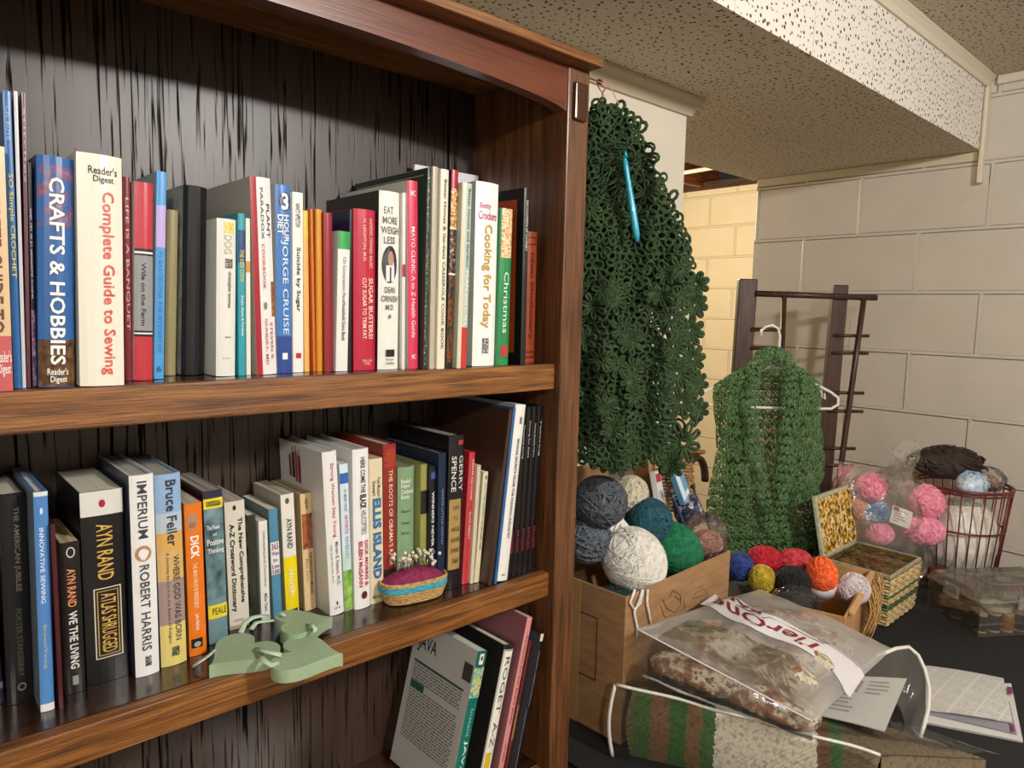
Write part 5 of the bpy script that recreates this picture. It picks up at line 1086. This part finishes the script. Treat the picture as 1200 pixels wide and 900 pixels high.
for a, bq, c, nme in ((.05, .06, '9a4a3c', 'brick red'), (.04, .12, '2a2c30', 'dark'), (.075, .16, 'b0a89a', 'pale'), (.05, .20, 'b86a5a', 'salmon')):
    o = empty('thread_spool', tpt(a, bq, .060), '%s thread spool lying near the lid of the clear sewing box' % nme, 'thread spool', 'thread spools in the clear sewing box', rot=(PI/2, 0, .6))
    build('thread', MB().lathe([(.004, .003), (.012, .003), (.0125, .03), (.004, .03)], 14), mat(c, .6), o); build('core', MB().lathe([(0, 0), (.0135, 0), (.0135, .003), (.004, .0035), (.004, .0295), (.0135, .030), (.0135, .033), (0, .033)], 14), mat('cfc6b4', .5), o)

# ------------------------------------------------------------------ stack of printed pages
def T3(x, y, z): return at(x, y, 2, z)
def sheetmat(name, base, inkc, sc):
    mt, nt, b = nm(name); t = N(nt, 'ShaderNodeTexCoord')
    br = N(nt, 'ShaderNodeTexBrick'); br.inputs['Scale'].default_value = 1; br.inputs['Brick Width'].default_value = .0062*sc; br.inputs['Row Height'].default_value = .0042*sc; br.inputs['Mortar Size'].default_value = .0011*sc; br.inputs['Mortar Smooth'].default_value = 0
    mp = N(nt, 'ShaderNodeMapping'); nt.links.new(t.outputs['Object'], mp.inputs[0]); nt.links.new(mp.outputs[0], br.inputs['Vector'])
    br.inputs['Color1'].default_value = lin(inkc); br.inputs['Color2'].default_value = lin(base); br.inputs['Mortar'].default_value = lin(base); br.inputs['Bias'].default_value = -.2
    cl = N(nt, 'ShaderNodeTexBrick'); cl.offset = 0; cl.inputs['Scale'].default_value = 1; cl.inputs['Brick Width'].default_value = .055*sc; cl.inputs['Row Height'].default_value = .048*sc; cl.inputs['Mortar Size'].default_value = .003*sc
    nt.links.new(mp.outputs[0], cl.inputs['Vector'])
    mx = N(nt, 'ShaderNodeMixRGB'); mx.inputs[2].default_value = lin(base); nt.links.new(cl.outputs['Fac'], mx.inputs[0]); nt.links.new(br.outputs['Color'], mx.inputs[1])
    nt.links.new(mx.outputs[0], b.inputs['Base Color']); b.inputs['Roughness'].default_value = .45; return mt
mA, mB, mC, mD = T3(1085, 778, .662), T3(1176, 793, .662), T3(1187, 845, .662), T3(1085, 830, .662)
mo = empty('open_magazine', (mA+mC)/2+Vector((0, 0, TZ+.0005-.662)), 'open printed magazine lying on the black cloth below the clear sewing box', 'magazine')
def quadm(mb, Q, z0, z1, o, sag=0):
    Q = [Vector(q)-Vector(o.location) for q in Q]
    def f(zz, bend): return lambda u, v: tuple((Q[0]*(1-u)*(1-v)+Q[1]*u*(1-v)+Q[2]*u*v+Q[3]*(1-u)*v).to_2d().to_3d()+Vector((0, 0, zz+bend*math.sin(PI*u)*.6+bend*math.sin(PI*v)*.4)))
    n = 10; A_ = MB().grid(f(z0, sag), n, n); B_ = MB().grid(f(z1, sag), n, n); o0 = len(A_.v); mb.add(A_.v, A_.f); mb.add(B_.v, [tuple(reversed(x)) for x in B_.f])
    return mb
ctr = sum((Vector(q) for q in (mA, mB, mC, mD)), Vector())/4
def ins(Q, k, sh=Vector((0, 0, 0))): c_ = sum((Vector(q) for q in Q), Vector())/4; return [c_+(Vector(q)-c_)*k+sh for q in Q]
low = [T3(1085, 800, .655), T3(1185, 800, .655), T3(1199, 868, .655), T3(1085, 846, .655)]
build('lower_page', quadm(MB(), low, 0, .003, mo), mat('cfccc8', .45), mo, solid=0)
low2 = [T3(1085, 815, .655), T3(1183, 822, .655), T3(1192, 861, .655), T3(1085, 836, .655)]
build('picture_page', quadm(MB(), low2, .0035, .0045, mo), mat('8d8a94', .45), mo)
build('text_page', quadm(MB(), [mA, mB, mC, mD], .006, .008, mo, .004), sheetmat('printed_text', 'd2cfca', '6a6864', .8), mo)
def blot(pts, name, c):
    Q = [T3(x, y, .6605)-Vector(mo.location) for x, y in pts]; b = MB(); f = [Vector((q.x, q.y, .0092)) for q in Q]; b.add(f, [tuple(range(len(f)))]); build(name, b, mat(c, .5), mo)
blot([(1180, 804), (1186, 805), (1187, 813), (1181, 812)], 'printed_mark', '7a2a5c'); blot([(1184, 846), (1188, 849), (1190, 857), (1186, 856)], 'printed_mark', '7a2a6c')

# ------------------------------------------------------------------ afghan in a vinyl bag
aA = Vector((.112, -.050, 0)); aU = Vector((.150, -.285, 0)).normalized(); aV = Vector((.93, -.36, 0)).normalized(); AU, AV = .40, .25
af = empty('folded_afghan', aA+Vector((0, 0, TZ+.003)), 'folded knitted afghan striped brown, green and cream inside a clear vinyl bag', 'blanket')
def afs(u, v, ins_=0.0):
    """rounded block; u along the open front, v to the right"""
    e = .5*(abs(2*u-1)**6+abs(2*v-1)**6)
    p = aU*(AU*u)+aV*(AV*v)
    top = (.132-.030*u-.035*v-.03*u*v)*(1-.05*e)
    return p, top
def wof(x):
    q = atp(x, 850, Vector((.125, -.06, 0)), NV); d = q-aA; return None
# stripe positions along u: where sight lines through the stripe borders meet the front face
nf = Vector((-aU.y, aU.x, 0))
us = [((atp(x, 850, aA, nf)-aA).dot(aU))/AU for x in (742, 762, 784, 804, 822, 838, 958, 975, 990)]
cols = ['6b6238', '456a30', '836044', '3a7034', '8a6a48', '487440', 'f2ecdc', '7d583c', '437840', '7a6a52']
def knit(name):
    mt, nt, b = nm(name); t = N(nt, 'ShaderNodeTexCoord'); dp = N(nt, 'ShaderNodeVectorMath', operation='DOT_PRODUCT'); dp.inputs[1].default_value = tuple(aU/AU)
    no = N(nt, 'ShaderNodeTexNoise'); no.inputs['Scale'].default_value = 90; no.inputs['Detail'].default_value = 2
    nt.links.new(t.outputs['Object'], no.inputs[0]); nt.links.new(t.outputs['Object'], dp.inputs[0])
    ad = N(nt, 'ShaderNodeMath', operation='MULTIPLY_ADD'); ad.inputs[1].default_value = .045; nt.links.new(no.outputs[0], ad.inputs[0]); nt.links.new(dp.outputs['Value'], ad.inputs[2])
    sb_ = N(nt, 'ShaderNodeMath', operation='SUBTRACT'); sb_.inputs[1].default_value = .0225; nt.links.new(ad.outputs[0], sb_.inputs[0])
    r = ramp(nt, cols, [0]+[min(max(x, 0.001*i), .999) for i, x in enumerate(us)], True); nt.links.new(sb_.outputs[0], r.inputs[0])
    n2 = N(nt, 'ShaderNodeTexNoise'); n2.inputs['Scale'].default_value = 140; nt.links.new(t.outputs['Object'], n2.inputs[0]); r2 = ramp(nt, ['6a6a6a', 'ffffff'], [.30, .52]); nt.links.new(n2.outputs[0], r2.inputs[0])
    mx = N(nt, 'ShaderNodeMixRGB', blend_type='MULTIPLY'); mx.inputs[0].default_value = .55; nt.links.new(r.outputs[0], mx.inputs[1]); nt.links.new(r2.outputs[0], mx.inputs[2]); nt.links.new(mx.outputs[0], b.inputs['Base Color']); b.inputs['Roughness'].default_value = .9
    return mt
mb = MB()
def zig(i, j): return .0022*math.sin(i*PI)+.0018*math.cos(j*PI+i*PI)
NU, NW = 84, 26
def front(u, v):
    i = round(u*NU); j = round(v*NW); p, h = afs(u, 0); bl = .012*math.sin(PI*v)
    return tuple(p-nf*0-aV*(bl+.0026*((i+j) % 2))+Vector((0, 0, h*v)))
def topf(u, v):
    i = round(u*NU); j = round(v*60); p, h = afs(u, v); return tuple(p+Vector((0, 0, h+.0026*((i+j) % 2)+.006*math.sin(PI*u)*math.sin(PI*v))))
def sidef(u0):
    def f(v, w_): p, h = afs(u0, v); return tuple(p+Vector((0, 0, h*w_)))
    return f
def rightf(u, w_): p, h = afs(u, 1); return tuple(p+Vector((0, 0, h*w_)))
mb.grid(front, NU, NW); mb.grid(topf, NU, 60); mb.grid(sidef(0), 30, 6); mb.grid(sidef(1), 30, 6); mb.grid(rightf, 30, 6)
build('knitting', mb, knit('afghan_knit'), af, smooth=False)
vn = plastic('vinyl', tint='fbfaf8', haze=.04, rough=.07, hazecol='d4d0c8', gloss=.75, wr=14, wstr=.5)
vb = empty('vinyl_bag', aA+Vector((0, 0, TZ)), 'clear vinyl zip bag with white piping around the folded afghan', 'bag')
mb = MB()
def vf(u, v): p, h = afs(u, 0); return tuple(p-aV*(.020+.010*math.sin(PI*v)+.003*math.sin(u*19))-aU*.012*(1-2*u)+Vector((0, 0, .002+(h+.010)*v)))
def vt(u, v):
    p, h = afs(u, v); return tuple(p-aV*.020*(1-v)+aV*.02*v-aU*.012*(1-2*u)+Vector((0, 0, .002+h+.010+.006*math.sin(PI*u)*math.sin(PI*v)+.004*math.sin(u*17+v*8)*math.sin(v*13))))
mb.grid(vf, 40, 8); mb.grid(vt, 40, 40)
build('vinyl', mb, vn, vb, smooth=True)
pip = mat('d8d4ca', .45)
b = MB().tube([Vector(vf(i/30, 1))+Vector((-.003, 0, .002)) for i in range(31)], .0029, 6); b.tube([Vector(vf(0, i/10))-aU*.004+Vector((0, 0, 0)) for i in range(11)], .0036, 6)
build('piping', b, pip, vb, smooth=True)
# right part: empty vinyl curling up with its piped edge
arc3 = [T3(*q) for q in [(972, 862, .735), (985, 825, .748), (1002, 790, .765), (1030, 768, .785), (1050, 760, .79), (1065, 758, .786), (1076, 768, .776), (1084, 785, .757), (1089, 806, .732), (1088, 830, .706), (1083, 850, .685), (1078, 866, .668)]]
bot3 = [T3(*q) for q in [(985, 880, .70), (1005, 860, .705), (1020, 840, .71), (1035, 825, .715), (1045, 822, .715), (1050, 824, .71), (1055, 830, .70), (1058, 838, .69), (1060, 850, .68), (1060, 862, .67), (1058, 875, .66), (1055, 890, .655)]]
oo = Vector(vb.location)
def cur(u, v):
    t = u*11; i = min(int(t), 10); f = t-i; a = arc3[i].lerp(arc3[i+1], f); c_ = bot3[i].lerp(bot3[i+1], f); return tuple(a.lerp(c_, v)-oo+Vector((0, 0, .010*math.sin(PI*v)+.004*math.sin(u*25)*math.sin(PI*v))))
build('curled_edge', MB().grid(cur, 44, 10), plastic('vinyl_curl', haze=.14, rough=.08, hazecol='cfcac0', gloss=.9, wr=25, wstr=.7), vb, smooth=True)
build('piping', MB().tube([p-oo for p in arc3], .0038, 6), pip, vb, smooth=True)
# leaflet in the vinyl pocket
pq = [T3(x, y, .748) for x, y in ((982, 800), (1062, 803), (1036, 866), (955, 846))]
lf = empty('pattern_leaflet', sum(pq, Vector())/4+Vector((0, 0, .013)), 'grey printed pattern leaflet slipped into the vinyl bag', 'leaflet')
build('sheet', quadm(MB(), pq, -.0006, .0006, lf, .002), mat('b4b1ab', .5), lf)
b = MB(); random.seed(12)
def lq(u, v): q = pq[0]*(1-u)*(1-v)+pq[1]*u*(1-v)+pq[2]*u*v+pq[3]*(1-u)*v-Vector(lf.location); return Vector((q.x, q.y, .0013+.002*math.sin(PI*u)*.6+.002*math.sin(PI*v)*.4))
for k in range(9):
    v0 = .12+.085*k; u0 = .1 if k > 3 else .5; u1 = u0+random.uniform(.2, .38); b.add([lq(u0, v0), lq(u1, v0), lq(u1, v0+.03), lq(u0, v0+.03)], [(0, 1, 2, 3)])
b.add([lq(.12, .1), lq(.42, .12), lq(.4, .4), lq(.14, .38)], [(0, 1, 2, 3)])
build('printed_panel', b, mat('86837e', .5), lf)

# ------------------------------------------------------------------ frosted bank bag of variegated yarn lying on the afghan
qa, qb, qc, qd = at(745, 737, 1, -.060), Vector((.592, -.030, .835)), Vector((.630, -.300, .785)), at(952, 846, 2, .805)
qa2, qd2 = at(753, 797, 1, -.066), at(952, 868, 2, .772)
tbg = empty('plastic_bag', (qa+qb+qc+qd)/4, 'frosted white bank bag with a printed banner, full of variegated yarn, on the afghan', 'plastic bag')
def bagT(u, v, up=1):
    p = qa*(1-u)*(1-v)+qb*u*(1-v)+qc*u*v+qd*(1-u)*v
    g = (max(0, math.sin(PI*min(max(u, 0), 1)))*max(0, math.sin(PI*min(max(v, 0), 1))))**.55
    return p+Vector((0, 0, (.034*g+.006*g*math.sin(u*11+v*5)+.004*g*math.sin(u*5-v*17)) if up else -.022*g))
def uvpx(x, y):
    u, v = .5, .5
    for it in range(25):
        def pr(u, v):
            q = bagT(u, v)-CAM; return Vector((600+FPX*q.dot(CR)/q.dot(_F), 450-FPX*q.dot(CU)/q.dot(_F)))
        p0 = pr(u, v); e = Vector((x, y))-p0; du = (pr(u+.01, v)-p0)/.01; dv = (pr(u, v+.01)-p0)/.01
        det = du.x*dv.y-du.y*dv.x
        u += max(-.2, min(.2, (e.x*dv.y-e.y*dv.x)/det)); v += max(-.2, min(.2, (du.x*e.y-du.y*e.x)/det))
    return u, v
to = Vector(tbg.location)
front_clear = plastic('bag_window', tint='f4f2f0', haze=.10, rough=.12, hazecol='cfcac6', gloss=.7, wr=18, wstr=.5)
frost = plastic('frosted_bag', tint='f0eeec', haze=.37, rough=.22, hazecol='efebe8', gloss=.35, wr=16, wstr=.6)
wl = lambda u, v: u < .36 and .22 < v < .97
mb = MB(); mb.grid(lambda u, v: tuple(bagT(u, v)-to), 48, 32); mb.cm = 0
NW_ = 48*32
mb.m = [1 if (lambda uu, vv: uu < .30-.10*abs(vv-.55) and .12 < vv < .93)((k % 48+.5)/48, (k//48+.5)/32) else 0 for k in range(NW_)]
mb.grid(lambda u, v: tuple(bagT(u, v, 0)-to), 24, 16)
def skirt(u, v):
    a = bagT(0, u); c_ = qa2.lerp(qd2, u); return tuple(a.lerp(c_, v)-nf*0-Vector((.9, .43, 0))*(.014*math.sin(PI*v)*(.35+.65*math.sin(PI*u)))-to)
mb.cm = 1; mb.grid(skirt, 32, 10); mb.cm = 0
build('film', mb, [frost, front_clear], tbg, smooth=True, fix=False)
up_ = [(838, 697), (856, 700), (897, 720), (942, 741), (973, 756), (1003, 777), (1013, 792)]; lw_ = [(820, 709), (862, 729), (886, 739), (915, 751), (948, 766), (975, 785), (996, 818)]
UPu = [uvpx(*p) for p in up_]; LWu = [uvpx(*p) for p in lw_]
def strip(p, q, off=.0012):
    a = curve(UPu, p); c_ = curve(LWu, p); u, v = a[0]+(c_[0]-a[0])*q, a[1]+(c_[1]-a[1])*q; return tuple(bagT(u, v)-to+Vector((0, 0, off)))
build('banner', MB().grid(lambda u, v: strip(u, v), 40, 6), mat('d6d2d2', .4), tbg, smooth=True)
redt = mat('7a1c2a', .5)
def wr(body, p0, p1, q0, q1, bold):
    g = textgeo(body, bold); vs = [strip(p1-(p1-p0)*u, q0+(q1-q0)*v, .0022) for u, v in g[0]]; build('banner_title', MB().add(vs, g[1]), redt, tbg, fix=False)
wr('TierOne', .03, .70, .40, .88, .015)
wr('BANK', .03, .32, .06, .26, .02)
b = MB(); b.tube([strip(p, q, .002) for p, q in ((.05, .33), (.2, .33), (.34, .33), (.36, .20), (.5, .20), (.64, .20), (.645, .05), (.66, .05))], .0008, 4); b.tube([strip(.60+.3*i/10, .07-.02*i/10, .002) for i in range(11)], .0006, 4)
build('banner_line', b, mat('2a2430', .5), tbg)
build('bag_edge', MB().tube([bagT(0, i/20)-to+Vector((0, 0, .001)) for i in range(21)], .0016, 5), mat('c8c4c2', .4), tbg, smooth=True)
VAR = ['33241a', '6b4a36', '9a5a38', '85755c', 'b5a88e', 'cfc5b0', '4a3a2c', '9a8a6c']
def vskein(lb, t, k, inn, rad, rot, seed):
    P = qa.lerp(qd, t).lerp(qa2.lerp(qd2, t), k)+((qb-qa)*(1-t)+(qc-qd)*t).normalized()*inn; random.seed(seed)
    o = empty('yarn_skein', P, lb, 'yarn', None, rot); mt = noisemat(VAR, 42, (1, 1, 1), .9, pos=[.30, .38, .44, .49, .54, .6, .66, .72], bmp=.6, detail=3)
    mb = MB().sphere((0, 0, 0), [q*.97 for q in rad], 24, 14); wind(mb, rad, 170, .0018, 'skein', pts=26, jit=.75); build('windings', mb, mt, o, smooth=True, fix=False)
ad = math.atan2((qd-qa).y, (qd-qa).x)
vskein('variegated brown, orange and cream skein at the left of the bank bag window', .27, .62, .036, (.076, .033, .029), (0, .10, ad), 1)
vskein('variegated skein with rusty orange end at the right of the bank bag window', .74, .62, .036, (.072, .033, .028), (0, .10, ad), 2)
def tskein(lb, t, inn, seed, dz=-.034):
    u = inn/.49; P0_ = bagT(u, t); keep = qa.lerp(qd, t).lerp(qa2.lerp(qd2, t), .5); 
    vskein(lb, t, .5, 0, (.066, .035, .026), (0, .05, ad), seed); bpy.context.scene.collection.objects[-1].parent.location = P0_+Vector((0, 0, dz))
for k, (t, inn, lb) in enumerate([(.24, .115, 'variegated skein half hidden behind the left window skein of the bank bag'), (.66, .120, 'variegated skein seen faintly right of centre in the bank bag, before the banner'),
        (.26, .190, 'variegated skein seen faintly left of centre in the bank bag, before the banner'), (.66, .200, 'variegated skein seen faintly under the right part of the banner'),
        (.28, .265, 'variegated skein seen faintly under the left part of the banner'), (.65, .280, 'variegated skein seen faintly at the right end of the banner'),
        (.30, .345, 'variegated skein seen faintly beyond the banner, near the cardboard box'), (.60, .365, 'variegated skein seen faintly beyond the banner, at the right corner of the bag'),
        (.40, .420, 'variegated skein seen faintly at the far end of the bank bag, by the carton')]): tskein(lb, t, inn, k+3)
